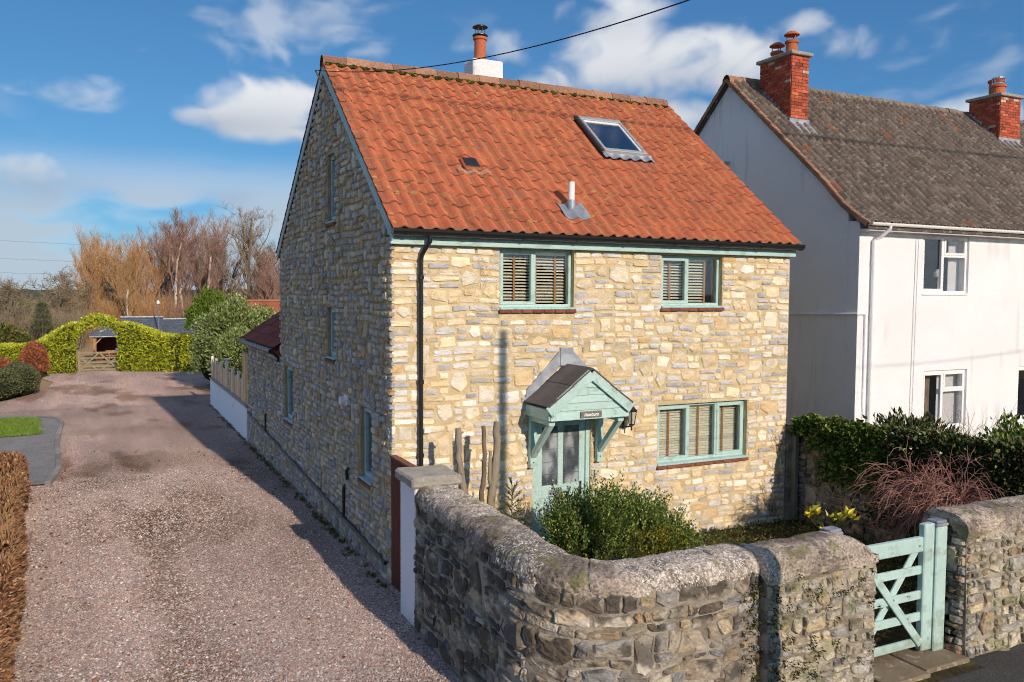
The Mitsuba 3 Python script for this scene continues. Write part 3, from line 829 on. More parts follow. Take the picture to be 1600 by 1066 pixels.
def window(fn, o, lights, parent, frame='m_teal', sash=(0,), sill=True, recess=-.09, glass='m_glass', b=.05, tiles=6, transom=None, backing=None, name='window'):
    """lights: inner divisions as fractions; sash: indices that carry an opening casement"""
    u0, u1, z0, z1 = o
    u0, u1, z1 = u0 + .004, u1 - .004, z1 - .004
    zb = z0 + (.035 if sill else .004)
    m = M()
    w0, w1 = recess - .07, recess
    frame_bars(m, fn, u0, u1, zb, z1, b, w0, w1)
    ed = [u0 + b] + [u0 + (u1 - u0) * t for t in lights] + [u1 - b]
    for t in lights:
        x = u0 + (u1 - u0) * t
        v, f = cbx(x - b * .5, x + b * .5, zb + b, z1 - b, w0, w1 - .002)
        m.add(fn(v), f)
    w = m.put(name, frame, parent)
    for i in range(len(ed) - 1):
        a, c = ed[i] + (b * .5 if i else 0), ed[i + 1] - (b * .5 if i < len(ed) - 2 else 0)
        za, zc = zb + b, z1 - b
        cells = [(za, zc, i in sash)]
        if transom and i in transom:
            zt = za + (zc - za) * transom[i]
            v, f = cbx(a, c, zt - b * .5, zt + b * .5, w0, w1 - .002)
            one(fn(v), f, 'transom', frame, w)
            cells = [(za, zt - b * .5, False), (zt + b * .5, zc, True)]
        for z_a, z_c, op in cells:
            if op:
                mm = M()
                frame_bars(mm, fn, a - .012, c + .012, z_a - .012, z_c + .012, .055, w0 + .02, w1 + .014)
                mm.put('casement', frame, w)
            v = fn(np.array([[a - .005, z_a - .005, w0 + .03], [c + .005, z_a - .005, w0 + .03], [c + .005, z_c + .005, w0 + .03], [a - .005, z_c + .005, w0 + .03]]))
            one(v, [[0, 1, 2, 3]], 'pane', glass, w)
    if sill:
        v, f = cbx(u0 - .0, u1, z0, z0 + .034, recess - .07, .03)
        one(fn(v), f, 'sill', frame, w)
        n = max(2, int(round((u1 - u0 + .06) / .20)))
        du = (u1 - u0 + .06) / n
        for i in range(n):
            v, f = cbx(u0 - .03 + i * du + .003, u0 - .03 + (i + 1) * du - .003, z0 - .055 + rng.normal(0, .002), z0 - .003, -.12, .055 + rng.normal(0, .003), .008)
            one(fn(v), f, 'sill_tile', 'm_sill_tile', w, (rng.uniform(), 0))
    if backing:
        v, f = bx(u0 + b, u1 - b, zb + b, z1 - b, backing[1] - .01, backing[1])
        one(fn(v), f, backing[2], backing[0], w)
    return w


window(front, FW[0], [.49], house, sash=(0,))
window(front, FW[1], [.47], house, sash=(0,))
window(front, FW[2], [.365, .675], house, sash=(0, 2))
for g in GW:
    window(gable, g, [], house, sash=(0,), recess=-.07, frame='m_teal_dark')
# venetian blinds hang inside the front windows
BL = ['upstairs window over the porch', 'upstairs window on the right', 'wide downstairs window']
for bi, (o, tapes, tilt) in enumerate(zip(FW, [(.26, .55, .82), (.24, .82), (.19, .52, .80)], [-.50, -.50, -.62])):
    b = thing('venetian_blind', 'pale wooden venetian blind with brown tapes in the ' + BL[bi], 'blind', 'venetian blinds behind the front windows')
    x0, x1 = o[0] + .06, o[1] - (.06 if bi != 1 else .20)
    nz = int((o[3] - o[2] - .14) / (.050, .050, .046)[bi])
    for i in range(nz):
        z = o[2] + .07 + i * (.050, .050, .046)[bi]
        c, s = math.cos(tilt), math.sin(tilt)
        v, f = bx(x0, x1, -.024, .024, -.0018, .0018)
        v = np.c_[v[:, 0], .235 + v[:, 1] * c - v[:, 2] * s, z - v[:, 1] * s * 1.0 + v[:, 2] * c]
        one(v, f, 'slat', 'm_blind', b, (rng.uniform(), 0))
    one(*cbx(x0, x1, .20, .265, o[3] - .10, o[3] - .055), 'head_rail', 'm_blind', b)
    for t in tapes:
        xx = o[0] + (o[1] - o[0]) * t
        one(*bx(xx - .017, xx + .017, .203, .205, o[2] + .05, o[3] - .06), 'ladder_tape', 'm_blind_tape', b)
# ------------------------------------------------------------------ roof fittings
# roof window
def rbox(x0, x1, s0, s1, h0, h1, c=.008):
    v, f = cbx(x0, x1, s0, s1, h0, h1, c)
    return slope(v[:, 0], v[:, 1], v[:, 2]), f


x0, x1, s0, s1 = SKY
m = M()
for q in [(x0, x1, s0, s0 + .09), (x0, x1, s1 - .12, s1), (x0, x0 + .06, s0 + .09, s1 - .12), (x1 - .06, x1, s0 + .09, s1 - .12)]:
    m.add(*rbox(*q, .0, .125))
sk = m.put('skylight', 'm_grey_alu', roof)
m = M()
for q in [(x0 + .06, x1 - .06, s0 + .09, s0 + .125), (x0 + .06, x1 - .06, s1 - .165, s1 - .12), (x0 + .06, x0 + .095, s0 + .125, s1 - .165), (x1 - .095, x1 - .06, s0 + .125, s1 - .165)]:
    m.add(*rbox(*q, .03, .10))
m.put('skylight_sash', 'm_white', roof)
v = slope(np.array([x0 + .1, x1 - .1, x1 - .1, x0 + .1]), np.array([s0 + .12, s0 + .12, s1 - .15, s1 - .15]), np.full(4, .075))
one(v, [[0, 1, 2, 3]], 'skylight_pane', 'm_skyglass', roof)
xx = np.linspace(x0 - .03, x1 + .12, 40)
h = .048 * (.5 + .5 * np.cos(2 * np.pi * ((xx + .06) / TWD - .70))) ** 1.5 + .038
P = np.array([slope(xx, np.full(40, s0 - .17), h), slope(xx, np.full(40, s0 - .03), h + .004), slope(xx, np.full(40, s0 + .02), h * 0 + .075)])
one(*grid(P), 'skylight_flashing', 'm_lead', roof)
m = M()
m.add(*rbox(x0 - .045, x0 - .002, s0 - .02, s1 + .0, .02, .07)).add(*rbox(x1 + .002, x1 + .045, s0 - .02, s1 + .0, .02, .06)).add(*rbox(x0 - .045, x1 + .045, s1 + .001, s1 + .07, .02, .08))
m.put('skylight_surround', 'm_black', roof)
# vent tile
sv = 1.76
vt = one(*rbox(1.61, 1.92, sv - .06, sv + .30, .03, .10, .02), 'vent_tile', 'm_tile', roof, (.45, .3))
one(*rbox(1.64, 1.89, sv + .0, sv + .27, .095, .112, .006), 'vent_tile_grille', 'm_black_iron', roof)
xx = np.linspace(1.47, 2.07, 20)
h = .048 * (.5 + .5 * np.cos(2 * np.pi * ((xx + .06) / TWD - .70))) ** 1.5 + .04
one(*grid(np.array([slope(xx, np.full(20, sv - .14), h), slope(xx, np.full(20, sv - .03), h + .008)])), 'vent_tile_apron', 'm_ridge', roof, (.9, .95))
# soil vent pipe and its lead slate
m = M()
m.add(*tube([(3.18, .30, 5.50), (3.18, .30, 6.19)], .055, 16))
vp = m.put('vent_pipe', 'm_white', roof, smooth=30)
one(*tube([(3.18, .30, 5.50), (3.18, .30, 5.90)], .066, 16), 'vent_pipe_collar', 'm_lead', roof, smooth=30)
one(*tube([(3.18, .30, 6.191), (3.18, .30, 6.24)], .045, 12), 'vent_pipe_cage', 'm_pot', roof)
xx = np.linspace(2.94, 3.42, 20)
h = .048 * (.5 + .5 * np.cos(2 * np.pi * ((xx + .06) / TWD - .70))) ** 1.5 + .042
sv = (.30 - EY) / cs
one(*grid(np.array([slope(xx, np.full(20, sv - .24), h), slope(xx, np.full(20, sv), h + .01), slope(xx, np.full(20, sv + .2), h)])), 'vent_pipe_flashing', 'm_lead', roof)
# white chimney behind the ridge
ch = one(*cbx(3.28, 3.98, 4.6, 5.12, 8.0, 9.28, .03), 'chimney', 'm_white_wall', house)
one(*lathe([(.155, 9.27), (.145, 9.33), (.125, 9.36), (.122, 9.70), (.15, 9.72), (.15, 9.77), (.10, 9.775)], 3.52, 4.8, 20), 'chimney_pot', 'm_pot', house)
m = M()
m.add(*lathe([(.10, 9.76), (.13, 9.80), (.165, 9.80), (.165, 9.815), (.10, 9.82)], 3.52, 4.8, 20))
m.add(*lathe([(.0, 10.03), (.10, 10.02), (.165, 9.985), (.165, 9.975), (.0, 9.98)], 3.52, 4.8, 20))
for i in range(8):
    a = i * .785
    m.add(*tube([(3.52 + .11 * math.cos(a), 4.8 + .11 * math.sin(a), 9.81), (3.52 + .11 * math.cos(a), 4.8 + .11 * math.sin(a), 9.985)], .008, 5))
m.put('chimney_cowl', 'm_black', house)
# fittings on the gable
m = M()
v, f = lathe([(.0, 0), (.10, 0), (.10, .04), (.075, .05), (.075, .13), (.055, .14), (.0, .11)], 0, 0, 16)
one(np.c_[-v[:, 2] - .02, v[:, 0] + 2.42, v[:, 1] + 2.49], f, 'flue_outlet', 'm_white', house, smooth=35)
m = M()
m.add(*cbx(-.045, -.02, .50, .76, 2.30, 2.50, .004))
for i in range(5):
    m.add(*cbx(-.06, -.045, .51, .75, 2.315 + i * .036, 2.335 + i * .036, .003))
m.put('air_vent', 'm_grey_alu', house)
one(*tube([(-.06, .15, .30), (-.06, 3, .42), (-.06, 7, .60), (-.06, 13.2, .88)], .030, 8), 'waste_pipe', 'm_black', house)
one(*tube([(-.06, 2.55, .41), (-.06, 2.55, .95), (-.02, 2.55, 1.0)], .028, 8), 'waste_pipe', 'm_black', house)
one(*tube([(-.05, 2.35, 1.12), (-.06, 2.35, 1.28), (-.02, 2.35, 1.33)], .028, 8), 'waste_pipe', 'm_black', house)
one(*tube([(-.06, 10.3, .76), (-.06, 10.3, 1.2), (-.02, 10.3, 1.25)], .028, 8), 'waste_pipe', 'm_black', house)
one(*tube([(-.02, 3.95, 8.22), (-.14, 3.88, 8.32), (-.20, 3.85, 8.42)], .018, 6), 'cable_bracket', 'm_steel', house)
# ------------------------------------------------------------------ front door and its canopy
m = M()
for q in [(2.345, 2.42, .12, 2.355), (3.34, 3.415, .12, 2.355), (2.42, 3.34, 2.285, 2.355)]:
    m.add(*cbx(q[0], q[1], .02, .12, q[2], q[3]))
df = m.put('door_frame', 'm_teal', house)
m = M()
dx0, dx1, dy0, dy1 = 2.425, 3.335, .045, .092
for q in [(dx0, dx0 + .11, .13, 2.28), (dx1 - .11, dx1, .13, 2.28), (2.825, 2.925, .13, 2.28)]:
    m.add(*cbx(q[0], q[1], dy0, dy1, q[2], q[3]))
for xa, xb in [(dx0 + .11, 2.825), (2.925, dx1 - .11)]:
    for q in [(.13, .34), (1.03, 1.24), (2.20, 2.28)]:
        m.add(*cbx(xa, xb, dy0, dy1, q[0], q[1]))
    m.add(*bx(xa - .01, xb + .01, dy0 + .022, dy1 - .005, .33, 1.04))
    m.add(*cbx(xa + .05, xb - .05, dy0 + .006, dy0 + .03, .39, .98, .012))
door = m.put('front_door', 'm_door_teal', house)
for xa, xb in [(dx0 + .11, 2.825), (2.925, dx1 - .11)]:
    one(*bx(xa - .01, xb + .01, dy0 + .020, dy0 + .026, 1.23, 2.21), 'pane', 'm_frosted', door)
    m = M()
    for z in (1.42, 1.62, 1.83, 2.03):
        m.add(*bx(xa, xb, dy0 + .014, dy0 + .0185, z - .004, z + .004))
    xm = (xa + xb) / 2
    for a, b in [((xm - .06, 1.30), (xm + .07, 1.50)), ((xm + .0, 1.29), (xm + .09, 1.44)), ((xm - .06, 1.42), (xm + .03, 1.56)), ((xm + .09, 1.44), (xm + .02, 1.55))]:
        m.add(*beam((a[0], dy0 + .016, a[1]), (b[0], dy0 + .016, b[1]), .012, .005, up=(0, 1, 0)))
    m.put('leading', 'm_steel', door)
one(*cbx(2.66, 2.95, dy0 - .014, dy0 + .001, 1.09, 1.16, .004), 'letter_plate', 'm_lead', door)
m = M()
m.add(*cbx(3.235, 3.275, dy0 - .012, dy0 + .001, 1.02, 1.26, .004)).add(*tube([(3.255, dy0 - .01, 1.14), (3.255, dy0 - .05, 1.14), (3.16, dy0 - .055, 1.14)], .010, 8))
m.put('handle', 'm_black_iron', door)
one(*cbx(2.30, 3.46, -.30, .03, .05, .125, .015), 'door_step', 'm_concrete', house)
one(*tube([(3.455, .03, .1), (3.45, .035, 2.4)], .03, 8), 'door_reveal_post', 'm_stump', house)
cx0, cx1, cz, ca, cd = 2.20, 3.645, 2.43, 3.215, .80
cm = (cx0 + cx1) / 2
can = key_for('door_canopy', house)
ts = (ca - 2.65) / (cm - cx0)
# gable front: cladding boards between bargeboards
m = M()
pts = []
zt = [2.43, 2.575, 2.69, 2.805, 2.92, 3.035, 3.16]
kroot = one(*bx(cx0 + .04, cx1 - .04, -cd + .06, -cd + .10, cz + .01, cz + .14), 'door_canopy', 'm_teal', house)
for i in range(len(zt) - 1):
    za, zb = zt[i], zt[i + 1] - .008
    hw = lambda z: max(.02, (cm - cx0 - .03) - max(0, z - 2.60) / ts)
    yo = -cd + .012
    V = [(cm - hw(za), yo - .012, za), (cm + hw(za), yo - .012, za), (cm + hw(zb), yo, zb), (cm - hw(zb), yo, zb)]
    V = np.array(V + [(a, yo + .05, c) for a, b, c in V])
    F = np.array([[0, 1, 2, 3], [5, 4, 7, 6], [1, 5, 6, 2], [4, 0, 3, 7], [3, 2, 6, 7], [4, 5, 1, 0]])
    one(V, F, 'cladding_board', 'm_teal', kroot, (0, rng.uniform()))
for s in (-1, 1):
    a = np.array([cm + s * (cm - cx0 + .02), -cd - .02, 2.565])
    b = np.array([cm, -cd - .02 + (.002 if s > 0 else 0), ca - .085])
    v, f = beam(a, b, .165, .035, up=(0, 0, 1))
    one(v, f, 'bargeboard', 'm_teal', kroot)
    v, f = beam(a + [-s * .06, -.022, -.05], b + [0, -.022, -.09], .03, .02, up=(0, 0, 1))
    one(v, f, 'bargeboard', 'm_teal', kroot)
    # slate covering in two courses and the side fascia
    for j, (t0, t1) in enumerate([(-.03, .54), (.53, 1.0)]):
        A = np.array([cm + s * (cm - cx0) * (1 - t0) + s * .0, 0, 2.65 + (ca - 2.65) * t0])
        B = np.array([cm + s * (cm - cx0) * (1 - t1), 0, 2.65 + (ca - 2.65) * t1])
        nn = np.array([s * (ca - 2.65), 0, (cm - cx0)])
        nn /= np.linalg.norm(nn)
        for q in range(2):
            ya, yb = (-cd - .045, -.40) if q == 0 else (-.397, -.015)
            lo, hi = A + nn * (.032 - .012 * j), B + nn * .012
            V = np.array([[lo[0], ya, lo[2]], [lo[0], yb, lo[2]], [hi[0], yb, hi[2]], [hi[0], ya, hi[2]]])
            V = np.vstack([V - nn * .022, V])
            one(V, BF, 'slate', 'm_slate', kroot, (rng.uniform(), rng.uniform()))
    xx = cm + s * (cm - cx0)
    one(*cbx(min(xx, xx - s * .03), max(xx, xx - s * .03), -cd + .02, -.01, cz + .0, 2.60), 'side_fascia', 'm_teal', kroot)
    v = np.array([[cx0 + .02, -cd + .06, 2.60], [cx1 - .02, -cd + .06, 2.60], [cx1 - .02, -.01, 2.60], [cx0 + .02, -.01, 2.60]])
    # bracket
    xb = cm + s * (cm - cx0 - .10)
    br = one(*cbx(xb - .055, xb + .055, -.105, -.018, 1.58, 2.43), 'bracket', 'm_teal', kroot)
    one(*cbx(xb - .055, xb + .055, -cd + .10, -.106, 2.345, 2.432), 'bracket_arm', 'm_teal', kroot)
    v, f = beam((xb, -.09, 1.78), (xb, -.68, 2.38), .085, .085)
    one(v, f, 'bracket_strut', 'm_teal', kroot)
    one(*lathe([(0, .0), (.012, .0), (.012, .006), (0, .008)], 0, 0, 8) if False else cbx(xb - .009, xb + .009, -.111, -.106, 1.665, 1.683, .003), 'bolt', 'm_dark', kroot)
    # lead flashing stepped up the wall
    A = np.array([cm + s * (cm - cx0 + .02), -.046, 2.665])
    B = np.array([cm + s * .07, -.046, ca + .03])
    V = np.array([A + [0, 0, -.03], B, B + [0, 0, .24], A + [-s * .03, 0, .17]])
    V = np.vstack([V, V + [0, .035, 0]])
    one(V, BF, 'flashing', 'm_lead', kroot)
one(*bx(cx0 + .035, cx1 - .035, -cd + .10, -.01, 2.585, 2.60), 'canopy_ceiling', 'm_teal', kroot)
one(*cbx(cm - .12, cm + .12, -.062, -.012, ca - .02, ca + .27, .004), 'flashing', 'm_lead', kroot)
sg = thing('name_plate', 'small grey house name plate with pale lettering on the porch front', 'sign')
yo = -cd - .002
sx0, sx1, sz0, sz1 = 2.735, 3.115, 2.452, 2.552
one(*cbx(sx0, sx1, yo - .018, yo - .002, sz0, sz1, .003), 'plate', 'm_plate', sg)
t = meshkit.text_mesh('Newburn', .048, .003, bold=True)
v = np.array(t.vertices)
wd = v[:, 0].max() - v[:, 0].min()
v[:, 0] = (v[:, 0] - v[:, 0].min()) * (.255 / wd)
v[:, 0] += v[:, 1] * .2
one(np.c_[v[:, 0] + (sx0 + sx1) / 2 - .13, yo - .0185 - v[:, 2], v[:, 1] + sz0 + .025], t.faces, 'lettering', 'm_letter', sg)
for xx in (sx0 + .018, sx1 - .018):
    one(*cbx(xx - .006, xx + .006, yo - .022, yo - .018, (sz0 + sz1) / 2 - .006, (sz0 + sz1) / 2 + .006, .002), 'screw', 'm_dark', sg)
# wall lantern
ln = thing('wall_lantern', 'black iron wall lantern with glass sides right of the porch', 'lamp')
lx, ly = 4.09, -.20
m = M()
m.add(*cbx(lx - .11, lx - .03, -.045, -.012, 2.10, 2.34, .01)).add(*tube([(lx - .07, -.04, 2.16), (lx - .06, -.12, 2.13), (lx, ly, 2.16)], .014, 8)).add(*tube([(lx, ly, 2.08), (lx, ly, 2.17)], .013, 8))
m.put('bracket', 'm_black_iron', ln)
one(*lathe([(0.0, 2.54), (.012, 2.535), (.015, 2.50), (.05, 2.47), (.09, 2.43), (.105, 2.42), (.10, 2.405), (.0, 2.41)], lx, ly, 6), 'cap', 'm_black_iron', ln)
one(*lathe([(.048, 2.19), (.082, 2.405)], lx, ly, 6), 'glass', 'm_lamp_glass', ln)
m = M()
for i in range(6):
    a = i * math.pi / 3
    m.add(*tube([(lx + .052 * math.cos(a), ly + .052 * math.sin(a), 2.185), (lx + .088 * math.cos(a), ly + .088 * math.sin(a), 2.41)], .006, 5))
m.add(*lathe([(0, 2.15), (.03, 2.16), (.055, 2.18), (.055, 2.195), (0, 2.196)], lx, ly, 6))
m.put('cage', 'm_black_iron', ln)
# ================================================================== front boundary walls
rw = np.random.default_rng(31)


def smooth_path(pts, n):
    p = np.array(pts, float)
    s = np.r_[0, np.cumsum(np.linalg.norm(np.diff(p, axis=0), axis=1))]
    from scipy.interpolate import PchipInterpolator
    t = np.linspace(0, s[-1], n)
    q = np.c_[PchipInterpolator(s, p[:, 0])(t), PchipInterpolator(s, p[:, 1])(t)]
    return q


def fillet(a, c, b, r, n=14):
    """polyline a -> arc at corner c of radius r -> b"""
    a, c, b = map(np.array, (a, c, b))
    d1, d2 = (a - c) / np.linalg.norm(a - c), (b - c) / np.linalg.norm(b - c)
    th = math.acos(np.clip(d1 @ d2, -1, 1))
    L = r / math.tan(th / 2)
    bis = (d1 + d2) / np.linalg.norm(d1 + d2)
    o = c + bis * r / math.sin(th / 2)
    p, q = c + d1 * L, c + d2 * L
    a0 = math.atan2(*(p - o)[::-1])
    a1 = math.atan2(*(q - o)[::-1])
    if a1 - a0 > math.pi:
        a1 -= 2 * math.pi
    if a1 - a0 < -math.pi:
        a1 += 2 * math.pi
    return np.vstack([a] + [o + r * np.array([math.cos(t), math.sin(t)]) for t in np.linspace(a0, a1, n)] + [b])


class Path:
    def __init__(s, pts):
        s.p = np.array(pts, float)
        s.s = np.r_[0, np.cumsum(np.linalg.norm(np.diff(s.p, axis=0), axis=1))]
        s.L = s.s[-1]

    def at(s, t):
        t = np.asarray(t, float)
        q = np.stack([np.interp(t, s.s, s.p[:, 0]), np.interp(t, s.s, s.p[:, 1])], -1)
        d0, d1 = (s.p[1] - s.p[0]) / s.s[1], (s.p[-1] - s.p[-2]) / (s.s[-1] - s.s[-2])
        return q + np.minimum(t, 0)[..., None] * d0 + np.maximum(t - s.L, 0)[..., None] * d1

    def nrm(s, t):
        d = s.at(t + .06) - s.at(t - .06)
        d /= np.linalg.norm(d, axis=-1, keepdims=True)
        return np.stack([d[..., 1], -d[..., 0]], -1)       # right of the direction = outer face

    def fn(s, batter=.10, H=1.5, zf=None):
        def f(v):
            b = batter * (1 - v[:, 1] / H)
            q = s.at(v[:, 0]) + s.nrm(v[:, 0]) * (v[:, 2] + b)[:, None]
            return np.c_[q, zf(v[:, 0], v[:, 1]) if zf else v[:, 1]]
        return f

    def loft(s, t0, t1, prof, n, amp=0.0, seed=0, endcap=True, zf=None, joints=None):
        """prof: (out, z)"""
        t = np.linspace(t0, t1, n)
        c, nn = s.at(t), s.nrm(t)
        pr = np.array(prof, float)
        P = np.concatenate([c[:, None] + nn[:, None] * pr[None, :, :1], np.broadcast_to(pr[None, :, 1:], (n, len(pr), 1))], -1)
        if zf:
            P[..., 2] = zf(t[:, None], P[..., 2])
        if amp:
            nz = meshkit.fbm(P * 3.1 + seed, 4) - .5
            nz2 = meshkit.fbm(P * 13 + seed, 4) - .5
            ctr = np.r_[pr.mean(0)]
            d = (pr - ctr)
            d /= np.linalg.norm(d, axis=1, keepdims=True) + 1e-9
            off = amp * nz + amp * .75 * nz2
            if joints:
                off = off + amp * .32 * (meshkit.fbm(P * 34 + seed, 2) - .5)
                wob = .05 * (meshkit.fbm(P * 4 + seed + 9, 3) - .5)
                for tj, dj in joints:
                    off = off - dj * np.exp(-((t[:, None] - tj + wob) / .016) ** 2)
            off = off[..., None]
            P[..., :2] += nn[:, None] * d[None, :, :1] * off
            P[..., 2:] += d[None, :, 1:] * off
        v, f = grid(P)
        if endcap:
            k = len(pr)
            for i, base in ((0, 0), (1, (n - 1) * k)):
                v = np.vstack([v, P[0 if i == 0 else -1].mean(0)])
                e = np.arange(k - 1) + base
                tri = np.stack([e, e + 1, e * 0 + len(v) - 1], 1)
                f = np.vstack([f, np.c_[tri, tri[:, 2:]]])
        return v, f


def lay_cells(cells, fn, rg, holder, bsdf, depth=.03, keep=None, limit=300):
    order = sorted(range(len(cells)), key=lambda i: keep(cells[i]) if keep else 0)
    restm = M()
    for rank, i in enumerate(order):
        q = cells[i]
        k = len(q)
        c = q.mean(0)
        dd = depth * rg.uniform(.4, 1.5)
        tx, tz = rg.normal(0, .09, 2)
        v = [np.c_[q, np.full(k, -.04)], np.c_[q, np.full(k, dd * .45)]]
        for sc, hh in ((.88, .92), (.68, 1.0), (.36, 1.0)):
            qq = c + (q - c) * (sc + rg.normal(0, .03, (k, 1)))
            v.append(np.c_[qq, dd * hh + (qq - c) @ [tx, tz] + rg.normal(0, .0045, k)])
        v.append([[c[0], c[1], dd * 1.0]])
        v = np.vstack(v)
        e = np.arange(k)
        e2 = (e + 1) % k
        f = []
        for l in range(4):
            f += [np.stack([e + l * k, e2 + l * k, e2 + l * k + k], 1), np.stack([e + l * k, e2 + l * k + k, e + l * k + k], 1)]
        f.append(np.stack([e + 4 * k, e2 + 4 * k, e * 0 + 5 * k], 1))
        uv = (rg.uniform(), rg.uniform())
        if rank < limit:
            one(fn(v), np.vstack(f), 'stone', bsdf, holder, uv)
        else:
            restm.add(fn(v), np.vstack(f), uv)
    if restm.v:
        labels[restm.put('stonework', bsdf, holder)] = {'kind': 'stuff'}


def cope_prof(w_out, w_in, z0, z1, n=23):
    c, hw = (w_out + w_in) / 2, (w_out - w_in) / 2
    t = np.linspace(-.25, np.pi + .25, n)
    return [(c + hw * np.sign(math.cos(a)) * abs(math.cos(a)) ** .7, z0 + (z1 - z0) * (abs(max(math.sin(a), -.3)) ** .75 * np.sign(math.sin(a)))) for a in t]


def wall_cells(L, H0, H1, rg, rowh=(.07, .16), ww=(.10, .34), nbig=.22, bigw=(.20, .42), gap=.017, warp=.045):
    """roughly coursed rubble: a coursed layout bent out of line"""
    out = []
    for u0, u1, z0, z1, big in coursed(0, L, H0, H1, rg, rowh=rowh, ww=ww, nbig=nbig, bigw=bigw):
        p = stone_rect(u0, u1, z0, z1, rg, gap * rg.uniform(.7, 1.5), big and rg.uniform() < .6)
        a = np.c_[p, np.zeros(len(p))]
        fade = np.clip(np.minimum(p[:, 0], L - p[:, 0]) / .12, 0, 1)[:, None]
        p = p + fade * warp * np.c_[meshkit.fbm(a * 3.3, 3, 4) - .5, (meshkit.fbm(a * 2.6 + 50, 3, 9) - .5) * np.clip((H1 - p[:, 1]) / .1, 0, 1)] * 2
        out.append(p + rg.normal(0, .0025, p.shape))
    return out


WH = 1.70
hz = lambda t: WH - .16 * smooth(.3, 1.0, np.asarray(t) / 5.6)
zsc = lambda t, z: np.where(z > 0, z * hz(t) / WH, z)
zad = lambda t, z: z + hz(t) - WH
pa = np.vstack([fillet((-.215, -1.66), (-.235, -5.44), (2.22, -5.27), .90)])
P1 = Path(pa)
bw = thing('boundary_wall', 'curved rubble stone garden wall with rounded lichen spotted coping', 'wall')
bd = bw
one(*P1.loft(0, P1.L, [(.035, -.1), (.002, WH), (-.56, WH), (-.56, -.1)], 60, .02, 5, zf=zsc), 'core', 'm_rubble_mortar', bd)
lay_cells(wall_cells(P1.L, .0, WH - .01, rw, (.08, .20), (.13, .40), .26, (.26, .52), .014, .075), P1.fn(.03, WH, zsc), rw, bd, 'm_rubble', .026)
one(*P1.loft(-.0, P1.L + .0, cope_prof(.025, -.58, WH - .01, WH + .155), 620, .075, 3, zf=zad, joints=[(.62, .016), (1.75, .024), (2.7, .014), (3.72, .022), (4.55, .012), (5.3, .024)]), 'coping', 'm_coping', bd, smooth=True)
P2 = Path([(2.225, -5.375), (3.0, -5.38), (3.78, -5.38)])
H2 = 1.51
one(*P2.loft(0, P2.L, [(.045, -.1), (.002, H2), (-.52, H2), (-.52, -.1)], 20), 'core', 'm_rubble_mortar', bd)
lay_cells(wall_cells(P2.L, .0, H2 - .01, rw, (.055, .13), (.08, .28), .2, (.16, .32)), P2.fn(.045, H2), rw, bd, 'm_rubble_pale', .026)
# the squared end beside the gate
PE = Path([(3.785, -5.385), (3.79, -4.86)])
lay_cells(wall_cells(PE.L, .0, H2 - .01, rw, (.08, .17), (.12, .3)), PE.fn(.03, H2), rw, bd, 'm_rubble_pale', .025)
zend = lambda t, z: z - .16 * np.clip((t - P2.L + .38) / .40, 0, 1) ** 2.2 * np.clip((z - H2) / .1, 0, 1)
one(*P2.loft(-.02, P2.L + .04, cope_prof(.035, -.56, H2 - .02, H2 + .20), 170, .075, 9, zf=zend, joints=[(.75, .02)]), 'coping', 'm_coping', bd, smooth=True)
# white rendered pier at the drive end of the wall
pier = one(*cbx(-.235, .36, -1.655, -1.06, -.05, 1.84, .015), 'pier', 'm_white_wall', bd)
v, f = cbx(-.30, .40, -1.73, -1.0, 1.84, 1.985, .03)
mm2 = trimesh.Trimesh(v, f).subdivide().subdivide().subdivide()
vv = np.array(mm2.vertices)
vv += (meshkit.fbm(vv * 9, 3) - .5)[:, None] * .035
one(vv, mm2.faces, 'pier_cap', 'm_concrete', bd)
# moss and small weeds in the joints
mm = M()
for _ in range(90):
    s = rw.uniform(P1.L - .25, P1.L + .12) if rw.uniform() < .45 else rw.uniform(P1.L, P1.L + 1.6)
    z = rw.uniform(.3, 1.45)
    if s > P1.L:
        c = [2.225 + s - P1.L, -5.43 - .03 * (1 - z), z]
    else:
        c = [2.2 + (s - P1.L), -5.33, z]
    k = 14
    v, f, u = leaves(np.array(c) + rw.normal(0, .022, (k, 3)), .035, .016, rw, np.array([0, -1.0, -.3]), .8)
    mm.add(v, f, u)
labels[mm.put('moss', 'm_moss', bd)] = {'kind': 'stuff'}
bw2 = thing('boundary_wall', 'straight rubble stone wall right of the garden gate with rounded coping', 'wall')
H3 = 1.53
P3 = Path([(5.43, -5.30), (7.5, -5.32), (10.5, -5.34)])
one(*P3.loft(0, P3.L, [(.05, -.15), (.002, H3), (-.50, H3), (-.50, -.15)], 30), 'core', 'm_rubble_mortar', bw2)
lay_cells(wall_cells(P3.L, -.1, H3 - .01, rw, (.06, .14), (.09, .30), .2, (.18, .34)), P3.fn(.05, H3), rw, bw2, 'm_rubble_pale', .032, keep=lambda q: q[:, 0].mean())
PE = Path([(5.42, -4.80), (5.42, -5.31)])
lay_cells(wall_cells(PE.L, -.05, H3 - .01, rw, (.06, .13), (.10, .3)), PE.fn(.03, H3), rw, bw2, 'm_rubble', .03)
one(*P3.loft(-.05, P3.L, cope_prof(.045, -.56, H3 - .02, H3 + .20), 460, .075, 19, joints=[(.9, .02), (2.1, .022), (3.3, .02)]), 'coping', 'm_coping', bw2, smooth=True)
# threshold flagstones
th = sheet(Polygon([(3.9, -5.6), (5.42, -5.6), (5.42, -4.2), (3.9, -4.2)]), -.002, 'threshold', 'm_soil', 'stone paving between the gate posts')
for q in [(3.92, 4.62, -5.50, -4.86), (4.64, 5.40, -5.43, -4.86), (3.95, 4.50, -4.84, -4.2), (4.52, 5.40, -4.84, -4.2)]:
    one(*cbx(q[0], q[1], q[2], q[3], -.05, .045 + rng.uniform(-.006, .006), .012), 'flagstone', 'm_flag', th, (rng.uniform(), 0))
